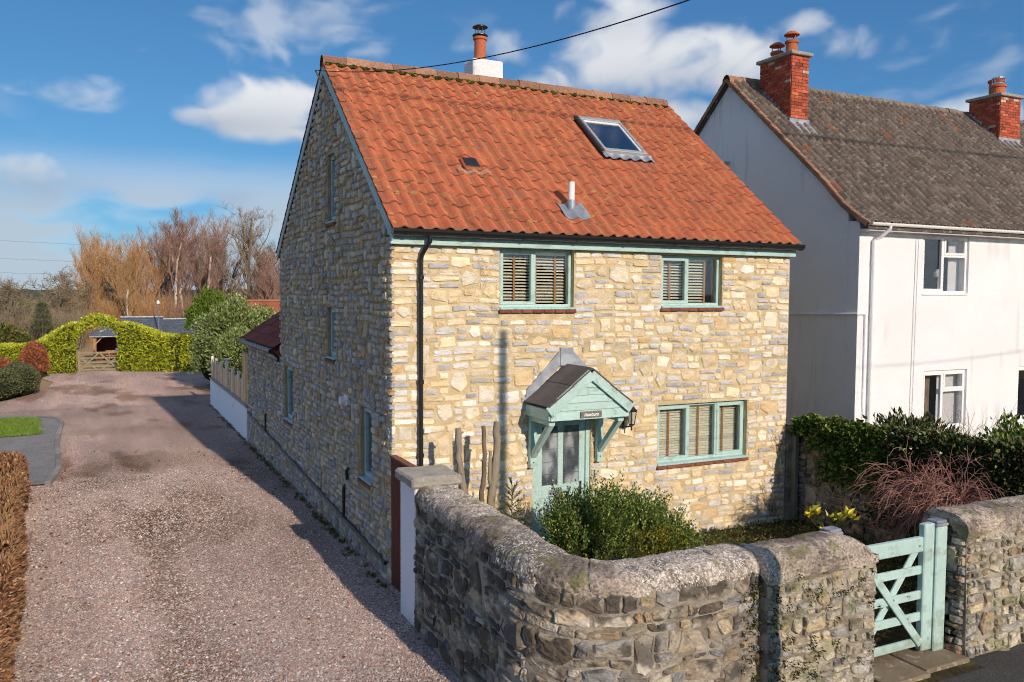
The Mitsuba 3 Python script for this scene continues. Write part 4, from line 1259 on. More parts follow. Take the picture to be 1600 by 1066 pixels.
# garden gate
gt = thing('garden_gate', 'sage green five bar garden gate with crossed braces', 'gate')
gy0 = -5.06
one(*cbx(5.15, 5.345, gy0 - .06, gy0 + .10, .0, 1.57, .012), 'gate_post', 'm_teal', gt)
one(*cbx(3.68, 3.865, gy0 + .20, gy0 + .37, .0, 1.57, .012), 'gate_post', 'm_teal', gt)
for xx, yy in ((5.2475, gy0 + .02), (3.7725, gy0 + .285)):
    one(*cbx(xx - .105, xx + .105, yy - .09, yy + .09, 1.572, 1.61, .012), 'post_cap', 'm_lead', gt)
    one(*cbx(xx - .092, xx + .092, yy - .075, yy + .075, 1.611, 1.645, .015), 'post_cap', 'm_lead', gt)
one(*cbx(4.955, 5.135, gy0 - .045, gy0 + .045, .075, 1.625, .012), 'stile', 'm_teal', gt)
one(*cbx(3.87, 3.99, gy0 - .03, gy0 + .05, .10, 1.50, .01), 'stile', 'm_teal', gt)
one(*cbx(3.991, 4.954, gy0 - .035, gy0 + .035, 1.295, 1.475, .012), 'top_rail', 'm_teal', gt)
for z in (1.07, .765, .50, .19):
    one(*cbx(3.991, 4.954, gy0 - .018, gy0 + .018, z - .052, z + .052, .008), 'rail', 'm_teal', gt)
v, f = beam((3.93, gy0 - .032, 1.34), (4.95, gy0 - .032, .17), .10, .026, c=.006)
one(v, f, 'brace', 'm_teal', gt)
v, f = beam((4.90, gy0 + .032, 1.30), (4.02, gy0 + .032, .20), .10, .026, c=.006)
one(v, f, 'brace', 'm_teal', gt)
m = M()
for x, z in [(5.07, 1.30), (5.07, .22), (4.88, 1.38), (4.72, .79), (4.45, .79), (4.7, .52)]:
    m.add(*cbx(x - .01, x + .01, gy0 - .052, gy0 - .04, z - .01, z + .01, .003))
m.put('bolt', 'm_lead', gt)
# brown timber side gate between the house corner and the pier
sgate = thing('side_gate', 'dark brown boarded side gate between the house corner and the white pier', 'gate')
for i in range(7):
    y0 = -1.04 + i * .145
    one(*cbx(-.03, .0, y0, y0 + .14, .04, 1.93, .004), 'board', 'm_brown_timber', sgate)
one(*cbx(.002, .04, -1.04, -.03, 1.78, 1.93, .006), 'rail', 'm_brown_timber', sgate)
one(*cbx(.002, .04, -1.04, -.03, .25, .38, .006), 'rail', 'm_brown_timber', sgate)
one(*cbx(-.05, .06, -1.045, -.025, 1.932, 1.965, .006), 'capping', 'm_sill_tile', sgate, (.3, 0))
# stone wall between the gardens
gwl = thing('garden_wall', 'old coursed stone wall in shade dividing the two front gardens', 'wall')
one(*bx(8.0, 8.4, -4.82, -.05, -.05, 1.86), 'core', 'm_rubble_mortar', gwl)
one(*bx(7.72, 8.4, -.05, .30, -.05, 1.86), 'core', 'm_rubble_mortar', gwl)
gfn = lambda v: np.c_[8.0 - v[:, 2], -v[:, 0], v[:, 1]]
rg = np.random.default_rng(41)
S = coursed(.02, 4.8, .08, 1.86, rg, rowh=(.07, .15), ww=(.12, .42), nbig=.05)
lay(S, gfn, rg, gwl, 'm_rubble', lambda s: s[0], depth=.04, gap=.014)
one(*cbx(7.82, 7.92, -.14, -.04, .1, 1.86, .01), 'fence_post', 'm_stump', gwl)
mm = M()
x = -.02
while x > -4.8:
    v, f = cbx(7.97, 8.43, x - .42, x, 1.862, 1.95 + rg.uniform(-.02, .02), .02)
    one(v, f, 'coping_stone', 'm_concrete', gwl, (rg.uniform(), 0))
    x -= .43
# ================================================================== the neighbouring house
nh = thing('rendered_house', 'white rendered semi-detached house with weathered pantile roof and brick chimneys', 'house')
NX, NY, NE, NR, ND = 10.30, .70, 5.90, 9.66, 8.20
nfront = lambda v: np.c_[v[:, 0], NY - v[:, 2], v[:, 1]]
ngable = lambda v: np.c_[NX - v[:, 2], v[:, 0], v[:, 1]]
NW = [(12.23, 13.76, 4.37, 5.70), (12.38, 13.84, 1.36, 2.70), (15.66, 17.15, 1.36, 2.70), (15.9, 17.3, 4.37, 5.70)]
fp = sbox(NX, 0, 24, NE)
for a in NW:
    fp = fp.difference(sbox(a[0], a[2], a[1], a[3]))
v, f = prism(fp, -.3, 0, nfront)
one(v, f, 'front_wall', 'm_render', nh)
NP = (NR - NE) / (ND / 2)
# roof section with a sprocketed eave: (distance from front wall, height)
prof = [(-.30, NE - .10), (.05, NE + .12), (.45, NE + .43), (.9, NE + .90), (ND / 2, NR)]
gpoly = [(NY + .301, 0), (NY + .301, NE + .2)] + [(NY + a, b - .10) for a, b in prof[2:]] + [(NY + ND - a, b - .10) for a, b in prof[1:4][::-1]] + [(NY + ND, 0)]
v, f = prism(Polygon(gpoly), -.3, 0, ngable)
one(v, f, 'gable_wall', 'm_render', nh)
one(*bx(NX, NX + .3, NY + .0, NY + .3, 0, NE - .01), 'corner_wall', 'm_render', nh)
one(*bx(NX + .31, 23.9, NY + 3.5, NY + 3.6, 0, NE), 'inner_wall', 'm_interior', nh)
one(*bx(NX + .31, 23.9, NY + .31, NY + 3.4, 3.2, 3.4), 'upper_floor', 'm_interior', nh)
pl = np.array(prof)
ps = np.r_[0, np.cumsum(np.linalg.norm(np.diff(pl, axis=0), axis=1))]


def nslope(x, s, h):
    s = np.asarray(s, float)
    y = np.interp(s, ps, pl[:, 0])
    z = np.interp(s, ps, pl[:, 1])
    y2, z2 = np.interp(s + .02, ps, pl[:, 0]), np.interp(s + .02, ps, pl[:, 1])
    dy, dz = np.where(s < ps[-1] - .02, y2 - y, pl[-1, 0] - pl[-2, 0]), np.where(s < ps[-1] - .02, z2 - z, pl[-1, 1] - pl[-2, 1])
    L = np.hypot(dy, dz)
    return np.stack([np.broadcast_to(x, s.shape), NY + y - h * dz / L, z + h * dy / L], -1)


deck = [(NY + a, b) for a, b in prof] + [(NY + ND - a, b) for a, b in prof[:-1][::-1]]
deck = deck + [(a, b - .09) for a, b in deck[::-1]]
v, f = prism(Polygon(deck), -14, .10, ngable)
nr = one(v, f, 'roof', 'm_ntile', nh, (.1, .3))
rg = np.random.default_rng(51)
tm = M()
tiles = []
nrow = int(ps[-1] / .29) + 1
for i in range(nrow):
    for j in range(60):
        tiles.append((i, j, NX - .12 + j * .235, i * .29))
tiles.sort(key=lambda t: (t[2] + 3.8) ** 2 + (t[3] * .72 + 12.4) ** 2)
for q, (i, j, x, s) in enumerate(tiles):
    v, f, uv = pantile(x, s, .235, min(.29, ps[-1] - s), rg, lift=.022, amp=.088, N=8, fn=nslope, flat=.5)
    v = v + rg.normal(0, .003, 3)
    if q < 300:
        one(v, f, 'tile', 'm_ntile', nr, uv)
    else:
        tm.add(v, f, uv)
labels[tm.put('tiling', 'm_ntile', nr)] = {'kind': 'stuff'}
x = NX - .13
while x < 23.5:
    prof2 = [(-.15, -.10), (-.13, .0), (-.07, .075), (0, .10), (.07, .075), (.13, .0), (.15, -.10)]
    P = np.array([[[xx, NY + ND / 2 + a * kk, NR + .03 + b * kk] for a, b in prof2] for xx, kk in [(x, .85), (x, 1.0), (x + .44, .97), (x + .44, .85)]])
    P += rg.normal(0, .006, 3)
    one(*grid(P), 'ridge_tile', 'm_ridge' if x < NX + .35 else 'm_ntile', nr, (.95, rg.uniform(.5, 1)))
    x += .45
# verge of dark red tiles along the gable
for sg in (0, 1):
    mm = M()
    for i in range(nrow):
        s = np.array([i * .29, min(i * .29 + .33, ps[-1])])
        P = np.array([nslope(np.full(2, NX - .13), s, np.array([-.05, -.05])), nslope(np.full(2, NX - .135), s, np.array([.05, .035])), nslope(np.full(2, NX + .06), s, np.array([.06, .045]))])
        if sg:
            P[..., 1] = 2 * NY + ND - P[..., 1]
        mm.add(*grid(P), (rg.uniform(), rg.uniform()))
    mm.put('verge_tiles', 'm_ridge', nr)
    labels[nr + '__verge_tiles' + ('_001' if sg else '')] = {'kind': 'stuff'}
# eaves, gutter, pipes
one(*cbx(NX - .02, 24, NY - .26, NY - .235, NE - .22, NE - .06), 'fascia', 'm_white', nh)
one(*bx(NX - .02, 24, NY - .234, NY, NE - .20, NE - .18), 'soffit', 'm_white', nh)
gm = M()
for rr in (.062, .056):
    P = np.array([[[xx, NY - .33 + rr * math.cos(t), NE - .06 - rr * math.sin(t)] for t in an] for xx in (NX - .06, 24)])
    gm.add(*grid(P))
gm.add(np.vstack([[NX - .06, NY - .33, NE - .06], np.stack([an * 0 + NX - .06, NY - .33 + .062 * np.cos(an), NE - .06 - .062 * np.sin(an)], 1)]), [[0, i, i + 1] for i in range(1, 9)])
gm.put('gutter', 'm_white', nh)
nd = one(*tube([(10.80, NY - .33, NE - .11), (10.80, NY - .33, NE - .17), (10.72, NY - .16, NE - .34), (10.66, NY - .06, NE - .40), (10.66, NY - .06, .3)], .040, 12), 'downpipe', 'm_white', nh, smooth=30)
for z in (5.0, 3.9, 2.6, 1.3):
    one(*lathe([(.041, z), (.052, z + .005), (.052, z + .05), (.041, z + .055)], 10.66, NY - .06, 12), 'pipe_clip', 'm_white', nd)
one(*tube([(NX - .03, 2.6, 3.93), (NX - .03, .66, 3.97), (NX + .0, NY - .03, 3.97), (NX + .17, NY - .03, 3.97), (NX + .2, NY - .03, 3.93), (NX + .2, NY - .03, .3)], .022, 8), 'conduit', 'm_render', nh)
one(*tube([(12.0, NY - .012, NE - .2), (11.98, NY - .012, 4.2), (11.95, NY - .012, .4)], .006, 5), 'telephone_wire', 'm_net', nh)
one(*tube([(12.08, NY - .012, NE - .2), (12.06, NY - .012, 4.2), (12.03, NY - .012, .4)], .005, 5), 'telephone_wire', 'm_net', nh)
one(*cbx(NX - .18, NX - .01, 4.72, 4.90, 7.60, 7.66, .01), 'wall_shelf', 'm_grey_alu', nh)
for wi, g in enumerate(NW):
    w = window(nfront, g, [.48], nh, frame='m_white', sash=(0,), sill=True, recess=-.05, b=.06, transom={1: .66})
    for kk in [k2 for k2 in list(scene) if k2.startswith(w + '__sill_tile')]:
        del scene[kk]
# things seen inside the panes
one(*bx(12.30, 12.56, NY + .22, NY + .24, 4.4, 5.66), 'net_curtain', 'm_net', nh)
one(*bx(12.80, 12.98, NY + .30, NY + .32, 1.4, 2.66), 'curtain', 'm_bark', nh)
one(*bx(13.15, 13.82, NY + .25, NY + .26, 1.4, 2.66), 'net_curtain', 'm_net', nh)
one(*bx(13.40, 13.74, NY + .25, NY + .26, 4.4, 5.66), 'net_curtain', 'm_net', nh)
one(*lathe([(0, 4.42), (.05, 4.42), (.02, 4.5), (.02, 4.75), (.09, 4.78), (.10, 4.86), (.06, 4.94), (0, 4.96)], 13.15, NY + .3, 14), 'table_lamp', 'm_white', nh)


def brick_stack(x0, x1, y0, y1, z0, z1, rg, parent, slopez):
    core = one(*bx(x0 + .012, x1 - .012, y0 + .012, y1 - .012, z0, z1), 'chimney', 'm_brick_mortar', parent)
    h, L, gp = .076, .225, .010
    z, i = z0, 0
    while z < z1 - .03:
        for side, (a, b) in enumerate([(x0, x1), (y0, y1)]):
            off = (0 if i % 2 == 0 else L / 2)
            e = [a] + [t for t in np.arange(a + (L if off == 0 else L / 2), b - .04, L)] + [b]
            for p, q in zip(e[:-1], e[1:]):
                pr_ = .004 + rg.uniform(-.003, .004)
                uv = (rg.uniform(), rg.uniform())
                zz = (z + gp / 2, min(z + h - gp / 2, z1))
                if side == 0:
                    if zz[1] < slopez(y0) - .02:
                        continue
                    one(*bx(p + gp / 2, q - gp / 2, y0 - pr_, y0 + .014, *zz), 'brick', 'm_brick', core, uv)
                else:
                    if zz[1] < slopez((p + q) / 2) - .05:
                        continue
                    one(*bx(x0 - pr_, x0 + .014, p + gp / 2 + (.0 if p > y0 else .016), q - gp / 2, *zz), 'brick', 'm_brick', core, uv)
        z += h
        i += 1
    one(*cbx(x0 - .075, x1 + .075, y0 - .075, y1 + .075, z1, z1 + .08, .012), 'chimney_cap', 'm_concrete', parent)
    one(*cbx(x0 - .02, x1 + .02, y0 - .02, y1 + .02, z1 - .0, z1 + .001, .0), 'chimney_cap', 'm_concrete', parent) if False else None
    return core


nz_ = lambda y: np.interp(y - NY, pl[:, 0], pl[:, 1])
c1 = brick_stack(10.86, 11.40, 3.30, 4.36, 8.0, 10.0, rg, nh, nz_)
c2 = brick_stack(19.05, 19.95, 3.66, 4.62, 8.3, 10.0, rg, nh, nz_)
for c in (c1, c2):
    x0, x1, y0, y1 = (10.86, 11.40, 3.30, 4.36) if c == c1 else (19.05, 19.95, 3.66, 4.62)
    for i in range(9):
        y = y0 + (y1 - y0) * i / 9
        z = nz_(y)
        one(*bx(x0 - .012, x0 - .006, y, y + .135, z - .05, z + .24 + rg.uniform(-.03, .03)), 'step_flashing', 'm_lead', c)
    one(*bx(x0 - .04, x1 + .04, y0 - .014, y0 - .008, nz_(y0) - .05, nz_(y0) + .20), 'apron_flashing', 'm_lead', c)
    v = np.array([[x0 - .12, y0 - .30, nz_(y0 - .30) + .085], [x1 + .12, y0 - .30, nz_(y0 - .3) + .085], [x1 + .06, y0 - .01, nz_(y0) + .10], [x0 - .06, y0 - .01, nz_(y0) + .10]])
    one(v, [[0, 1, 2, 3]], 'apron_flashing', 'm_lead', c)


def pot(x, y, z, r, h, cowl, parent):
    k = one(*lathe([(r * 1.15, z), (r * 1.12, z + .04), (r, z + .07), (r * .98, z + h - .08), (r * 1.18, z + h - .07), (r * 1.2, z + h - .02), (r, z + h), (r * .8, z + h), (r * .8, z + h - .1)], x, y, 20), 'chimney_pot', 'm_pot', parent)
    if cowl == 'cap':
        m = M()
        m.add(*lathe([(0, z + h + .22), (r * .7, z + h + .205), (r * 1.35, z + h + .14), (r * 1.35, z + h + .12), (0, z + h + .15)], x, y, 20))
        for i in range(3):
            a = i * 2.09 + .5
            m.add(*tube([(x + r * .85 * math.cos(a), y + r * .85 * math.sin(a), z + h - .02), (x + r * .85 * math.cos(a), y + r * .85 * math.sin(a), z + h + .16)], .012, 5))
        m.put('cowl', 'm_pot', k)
    if cowl == 'steel':
        m = M()
        m.add(*lathe([(r * .9, z + h - .02), (r * .95, z + h + .02), (r * .9, z + h + .05)], x, y, 16)).add(*lathe([(0, z + h + .22), (r, z + h + .2), (r, z + h + .17), (0, z + h + .18)], x, y, 16))
        for i in range(6):
            a = i * 1.047
            m.add(*tube([(x + r * .85 * math.cos(a), y + r * .85 * math.sin(a), z + h), (x + r * .85 * math.cos(a), y + r * .85 * math.sin(a), z + h + .18)], .012, 5))
        m.put('cowl', 'm_steel', k)


pot(11.13, 3.60, 10.085, .135, .34, 'cap', nh)
pot(11.13, 4.08, 10.085, .135, .20, 'cap', nh)
pot(19.35, 3.95, 10.085, .18, .30, 'steel', nh)
pot(19.70, 4.25, 10.085, .19, .55, None, nh)
# ================================================================== planting near the house
rv = np.random.default_rng(61)


def unit(n, rg):
    d = rg.normal(size=(n, 3))
    return d / np.linalg.norm(d, axis=1, keepdims=True)


def bush_points(c, r, n, rg, lump=.35, fr=2.2, r0=.72, squash=None):
    d = unit(n, rg)
    d[:, 2] = np.where(d[:, 2] < -.35, -d[:, 2], d[:, 2])
    k = 1 + lump * (meshkit.fbm(d * fr + rg.uniform(0, 50, 3), 3) - .5) * 2
    rad = k * rg.uniform(r0 ** 3, 1.03, n) ** (1 / 3)
    return np.asarray(c) + d * rad[:, None] * np.asarray(r), d


# pollarded trunks in front of the wall
for i, (p, r, lab) in enumerate([([(.83, -.92, .0), (.79, -.9, 1.4), (.70, -.88, 2.02), (.685, -.88, 2.45)], .052, 'left of the three bare cut trunks beside the downpipe'),
                                 ([(1.03, -.85, .0), (1.05, -.9, 1.4), (1.085, -.9, 2.0), (1.06, -.9, 2.46)], .036, 'thinnest, dark middle one of the three bare cut trunks'),
                                 ([(1.12, -.9, .0), (1.17, -.9, 1.25), (1.27, -.9, 1.9), (1.285, -.9, 2.5)], .062, 'thick right one of the three bare cut trunks, forked, beside the door')]):
    t = thing('tree_trunk', lab, 'tree trunk', None)
    q = np.array(p)
    s = np.linspace(0, 1, 14)
    P = np.c_[[np.interp(s, np.linspace(0, 1, 4), q[:, k]) for k in range(3)]].T + rv.normal(0, .006, (14, 3))
    one(*tube(P, r * (1.15 - .35 * s) * rv.uniform(.92, 1.1, 14), 10), 'trunk', 'm_stump' if i != 1 else 'm_bark', t, smooth=40)
    m = M()
    for _ in range(5):
        z = rv.integers(6, 13)
        d = unit(1, rv)[0]
        d[2] = abs(d[2])
        m.add(*tube([P[z], P[z] + d * (r + .03)], [r * .35, r * .25], 6))
    if i == 2:
        m.add(*tube([P[6], P[7] + [-.07, 0, .02], P[10] + [-.10, .0, .0]], [.035, .03, .025], 8))
    labels[m.put('side_shoots', 'm_stump', t)] = {'kind': 'stuff'}
# box bush by the door
b = thing('box_bush', 'rounded evergreen bush with small glossy leaves in front of the door', 'bush')
m = M()
my = M()
for c, r, n in [((2.15, -2.0, .82), (.62, .50, .80), 8200), ((2.75, -2.0, .78), (.70, .52, .78), 9000), ((3.25, -2.1, .60), (.58, .5, .68), 7000), ((1.95, -1.9, .92), (.35, .3, .62), 2400), ((3.6, -2.2, .42), (.40, .4, .46), 2800)]:
    p, d = bush_points(c, r, n, rv, .85, 5.5, .62)
    d2 = d.copy()
    d2[:, 2] += .8
    v, f, u = leaves(p, .040, .026, rv, d2, .8)
    yel = (np.abs(p[:, 0] - 3.0) < .42) & (p[:, 1] < -2.1) & (p[:, 2] < 1.1) & (rv.uniform(0, 1, n) < .6)
    yv = np.repeat(yel, 4)
    sel = np.repeat(np.arange(n)[yel], 1)
    k = np.nonzero(~yel)[0]
    m.add(v.reshape(-1, 4, 3)[k].reshape(-1, 3), np.vstack([np.arange(len(k))[:, None] * 4 + [0, 1, 2], np.arange(len(k))[:, None] * 4 + [0, 2, 3]]), u.reshape(-1, 4, 2)[k].reshape(-1, 2))
    k = np.nonzero(yel)[0]
    if len(k):
        my.add(v.reshape(-1, 4, 3)[k].reshape(-1, 3), np.vstack([np.arange(len(k))[:, None] * 4 + [0, 1, 2], np.arange(len(k))[:, None] * 4 + [0, 2, 3]]), u.reshape(-1, 4, 2)[k].reshape(-1, 2))
# upright sprigs sticking out
for _ in range(300):
    x = rv.uniform(1.6, 4.0)
    top = np.interp(x, [1.5, 1.9, 2.3, 2.8, 3.4, 4.0], [1.28, 1.56, 1.56, 1.46, 1.18, .66])
    y = -2.08 + rv.normal(0, .27)
    a = np.array([x, y, top - .25 - .55 * rv.uniform() * (y < -2.0)])
    bb = a + np.array([rv.normal(0, .05), rv.normal(0, .05), rv.uniform(.22, .42)])
    n = 26
    t = rv.uniform(.1, 1, n)[:, None]
    v, f, u = leaves(a + (bb - a) * t + rv.normal(0, .012, (n, 3)), .036, .022, rv, np.array([0, 0, .9]), .9)
    m.add(v, f, u)
labels[m.put('foliage', 'm_box', b)] = {'kind': 'stuff'}
labels[my.put('yellow_foliage', 'm_box_yellow', b)] = {'kind': 'stuff', 'label': 'yellowing leaves low on the bush'}
m = M()
for c, r in [((2.2, -2.0, .6), (.45, .36, .62)), ((2.8, -2.0, .6), (.5, .38, .6)), ((3.35, -2.1, .5), (.45, .36, .5))]:
    m.add(*blob(c, r, rv, 2, .2))
m.put('branches', 'm_hedge_core', b)
# conifer sapling
b = thing('sapling', 'small dark conifer sapling between the cut trunks and the door', 'plant')
one(*tube([(1.40, -1.2, .1), (1.385, -1.2, 1.0), (1.38, -1.2, 1.68)], [.018, .012, .004], 6), 'stem', 'm_bark', b)
m = M()
for i in range(34):
    z = .7 + .95 * (i / 34)
    L = .34 * (1 - i / 40)
    a = i * 2.4
    e = np.array([math.cos(a) * L, math.sin(a) * L, .10])
    c = np.array([1.385, -1.2, z])
    m.add(*tube([c, c + e], [.006, .003], 4), (.3, .4))
    n = 30
    t = rv.uniform(.15, 1, n)[:, None]
    v, f, u = leaves(c + e * t, .07, .008, rv, e / L, .7)
    m.add(v, f, u)
labels[m.put('needles', 'm_shrub', b)] = {'kind': 'stuff'}
# ivy over the garden wall
b = thing('ivy', 'glossy green ivy hanging over the top of the garden wall', 'ivy')
m = M()
for c, r, n in [((7.95, -.45, 1.85), (.26, .45, .26), 1900), ((7.9, -1.0, 1.7), (.22, .5, .42), 2400), ((7.88, -1.6, 1.62), (.20, .42, .52), 2600), ((7.86, -2.0, 1.35), (.18, .40, .70), 2600), ((7.86, -1.3, 1.2), (.14, .5, .5), 1700), ((8.0, -1.3, 1.95), (.3, .9, .14), 1800)]:
    p, d = bush_points(c, r, n, rv, .6, 3, .5)
    v, f, u = leaves(p, .075, .065, rv, d + [-.6, -.2, -.3], .7)
    m.add(v, f, u)
labels[m.put('leaves', 'm_ivy', b)] = {'kind': 'stuff'}
for _ in range(12):
    y = rv.uniform(-2.1, -.3)
    P = [(7.95, y, 1.9), (7.90, y + rv.normal(0, .1), 1.4), (7.93, y + rv.normal(0, .15), .8)]
    one(*tube(P, .007, 5), 'stem', 'm_bark', b)


def twiggy(roots, rg, n, L, droop, r=.006, spread=1.0, n2=4):
    """arching bare twigs"""
    m = M()
    for _ in range(n):
        p = np.array(roots[rg.integers(len(roots))], float) + rg.normal(0, .04, 3)
        d = unit(1, rg)[0] * spread
        d[2] = abs(d[2]) * .8 + .35
        d /= np.linalg.norm(d)
        P = [p]
        ln = L * rg.uniform(.5, 1.2)
        for i in range(7):
            d = d + np.array([0, 0, -droop * (i / 6)]) + rg.normal(0, .10, 3)
            d /= np.linalg.norm(d)
            P.append(P[-1] + d * ln / 7)
        P = np.array(P)
        uv = (rg.uniform(), rg.uniform())
        m.add(*tube(P, np.linspace(r, r * .4, 8), 4, False), uv)
        for _ in range(n2):
            i = rg.integers(2, 7)
            e = P[i] - P[i - 1] + rg.normal(0, .07, 3)
            e *= ln * rg.uniform(.15, .35) / np.linalg.norm(e)
            q = np.array([P[i], P[i] + e * .5 + [0, 0, .02], P[i] + e + [0, 0, -.05 * droop]])
            m.add(*tube(q, [r * .5, r * .4, r * .25], 3, False), uv)
    return m


b = thing('red_twig_shrub', 'bare shrub with tangled reddish arching twigs against the garden wall', 'shrub')
m = twiggy([(7.5, -2.95, 1.25), (7.45, -3.35, 1.35), (7.4, -3.8, 1.3), (7.35, -3.5, .95)], rv, 400, .98, .8, .0075, 1.4, 5)
labels[m.put('twigs', 'm_twig_red', b)] = {'kind': 'stuff'}
for x, y in [(7.5, -3.0), (7.45, -3.4), (7.4, -3.75)]:
    one(*tube([(x, y, .05), (x + .03, y, .5), (x, y, .95)], [.035, .028, .018], 7), 'stem', 'm_bark', b)
b = thing('ivy', 'dark mass of ivy covering the garden wall behind the red twigs', 'ivy')
m = M()
for c, r, n in [((7.95, -2.6, 1.5), (.28, .6, .55), 2600), ((7.95, -3.4, 1.5), (.30, .7, .58), 3000), ((7.95, -4.2, 1.5), (.30, .7, .6), 3000), ((8.15, -3.0, 2.0), (.4, 1.6, .16), 2600), ((8.15, -4.2, 2.0), (.4, .8, .2), 1700), ((7.9, -3.3, .75), (.22, 1.5, .7), 5200)]:
    p, d = bush_points(c, r, n, rv, .6, 3, .5)
    v, f, u = leaves(p, .075, .06, rv, d + [-.5, -.2, -.1], .7)
    m.add(v, f, u)
labels[m.put('leaves', 'm_photinia', b)] = {'kind': 'stuff'}
# shrubs on the neighbour's side
b = thing('evergreen_shrub', 'dark evergreen shrub with reddish leaf tips under the neighbour window', 'shrub')
m = M()
for c, r, n in [((9.3, -1.5, 1.55), (.85, .55, .62), 1700), ((10.0, -1.6, 1.3), (.8, .5, .5), 1100), ((8.8, -1.7, 1.35), (.5, .5, .5), 800)]:
    p, d = bush_points(c, r, n, rv, .7, 2.6, .35)
    v, f, u = leaves(p, .13, .05, rv, d + [0, 0, .7], .7)
    m.add(v, f, u)
labels[m.put('foliage', 'm_photinia', b)] = {'kind': 'stuff'}
m = twiggy([(9.2, -1.5, .6), (9.6, -1.5, .6)], rv, 60, 1.2, .05, .012, .7)
labels[m.put('branches', 'm_bark', b)] = {'kind': 'stuff'}
b = thing('bare_shrub', 'leafless grey shrub with fine upright twigs by the white wall', 'shrub')
m = twiggy([(11.2, -1.2, .9), (11.7, -1.2, .9), (10.7, -1.3, .8)], rv, 170, 1.35, .10, .007, .9)
labels[m.put('twigs', 'm_twig_grey', b)] = {'kind': 'stuff'}
p = thing('laurel_bush', 'leafy green bush at the right edge behind the roadside wall', 'bush')
m = M()
for c, r, n in [((8.6, -3.75, 1.25), (.6, .5, .9), 4600), ((9.4, -3.4, 1.4), (.75, .6, .9), 4200), ((8.1, -4.1, .95), (.4, .42, .75), 2600)]:
    q, d = bush_points(c, r, n, rv, .6, 2.8, .5)
    v, f, u = leaves(q, .085, .045, rv, d + [0, -.2, .5], .7)
    m.add(v, f, u)
labels[m.put('foliage', 'm_ivy', p)] = {'kind': 'stuff'}
m = M()
for c, r in [((9.0, -3.4, 1.1), (.4, .45, .65)), ((9.5, -3.3, 1.2), (.5, .45, .65))]:
    m.add(*blob(c, r, rv, 2, .2))
m.put('branches', 'm_hedge_core', p)
# yellow leaved plant
b = thing('yellow_plant', 'small plant with a few large yellow leaves behind the wall', 'plant')
for i in range(9):
    a = i * .7
    tip = np.array([6.2 + .38 * math.cos(a) * rv.uniform(.4, 1), -2.5 + .30 * math.sin(a), rv.uniform(.72, 1.02)])
    one(*tube([(6.2 + .05 * math.cos(a), -2.5, .1), (tip + [6.2, -2.5, .5]) / 2 + [0, 0, .05], tip], [.008, .006, .004], 5), 'stem', 'm_ground_leaf', b, (.1, .6))
    for k in range(5):
        a2 = a + k * 1.26
        d = np.array([[math.cos(a2), math.sin(a2) - .3, .9]])
        v, f, u = leaves(tip[None] + rv.normal(0, .012, (1, 3)), .15, .075, rv, d, .15)
        one(v, f, 'leaf', 'm_yellow', b, (rv.uniform(), rv.uniform()))
# low ground cover
m = M()
n = 11000
P = np.c_[rv.uniform(1.0, 7.9, n), rv.uniform(-4.7, -.1, n), rv.uniform(.10, .17, n)]
P[:, 2] += .16 * np.maximum(0, meshkit.fbm(P * [1.2, 1.2, 0] + 3, 3) - .35)
v, f, u = leaves(P, .06, .03, rv, np.array([0, -.2, 1.0]), 1.0)
k = m.add(v, f, u).put('ground_cover', 'm_ground_leaf')
tag(k, 'low mixed green ground cover plants on the garden bed', 'ground cover', kind='stuff')
b = thing('climber_stems', 'dried brown climbing stems clinging to the right end of the front wall', 'plant')
m = twiggy([(7.35, -.10, .3), (7.5, -.10, .9), (7.55, -.08, 1.4)], rv, 26, .65, .1, .006, .5)
labels[m.put('twigs', 'm_bark', b)] = {'kind': 'stuff'}
# ================================================================== along the drive, left
def hedge_pts(path, w, h0, h1, n, rg, lump=.10, top=None, bottom=0.0):
    """surface points of a clipped hedge following a path; top(t) gives the height"""
    P = Path(path)
    t = rg.uniform(0, P.L, n)
    H = top(t / P.L) if top else np.full(n, h1)
    side = rg.uniform(0, 1, n)
    ww = w / 2
    # around the section: out side, top, in side
    per = 2 * H + w
    a = side * per
    o = np.where(a < H, ww, np.where(a < H + w, ww - (a - H), -ww))
    z = np.where(a < H, a, np.where(a < H + w, H, H - (a - H - w)))
    no = np.where(a < H, 1.0, np.where(a < H + w, 0, -1.0))
    nz = np.where((a >= H) & (a < H + w), 1.0, .12)
    q = P.at(t)
    nr_ = P.nrm(t)
    rn = .12
    corner = np.clip((np.abs(o) - (ww - rn)) / rn, 0, 1) * np.clip((z - (H - rn)) / rn, 0, 1)
    z = z - corner * .06
    o = o * (1 - corner * .06)
    x = np.c_[q + nr_ * o[:, None], z + bottom]
    nn = np.c_[nr_ * no[:, None], nz]
    dis = lump * (meshkit.fbm(x * 1.6 + 9, 3) - .5) * 2 - np.abs(rg.normal(0, .05, n)) + .02
    return x + nn * dis[:, None], nn


def hedge(name, label, path, w, h, n, L, Wd, bs, core, rg, top=None, spread=.9, lump=.10, cat='hedge', group=None):
    k = thing(name, label, cat, group)
    x, nn = hedge_pts(path, w, 0, h, n, rg, lump, top)
    v, f, u = leaves(x, L, Wd, rg, nn + [0, -.1, .25], spread)
    labels[M().add(v, f, u).put('leaves', bs, k)] = {'kind': 'stuff'}
    P = Path(path)
    t = np.linspace(.03, P.L - .03, 40)
    H = (top(t / P.L) if top else np.full(40, h)) - .10
    c, nr_ = P.at(t), P.nrm(t)
    hw = w / 2 - .10
    G = np.stack([np.c_[c + nr_ * hw, H * 0], np.c_[c + nr_ * hw, H], np.c_[c - nr_ * hw, H], np.c_[c - nr_ * hw, H * 0]], 1)
    v, f = grid(G)
    f = np.vstack([f, [[0, 1, 2, 3], [len(v) - 4, len(v) - 3, len(v) - 2, len(v) - 1]]])
    one(v, f, 'branches', core, k)
    return k


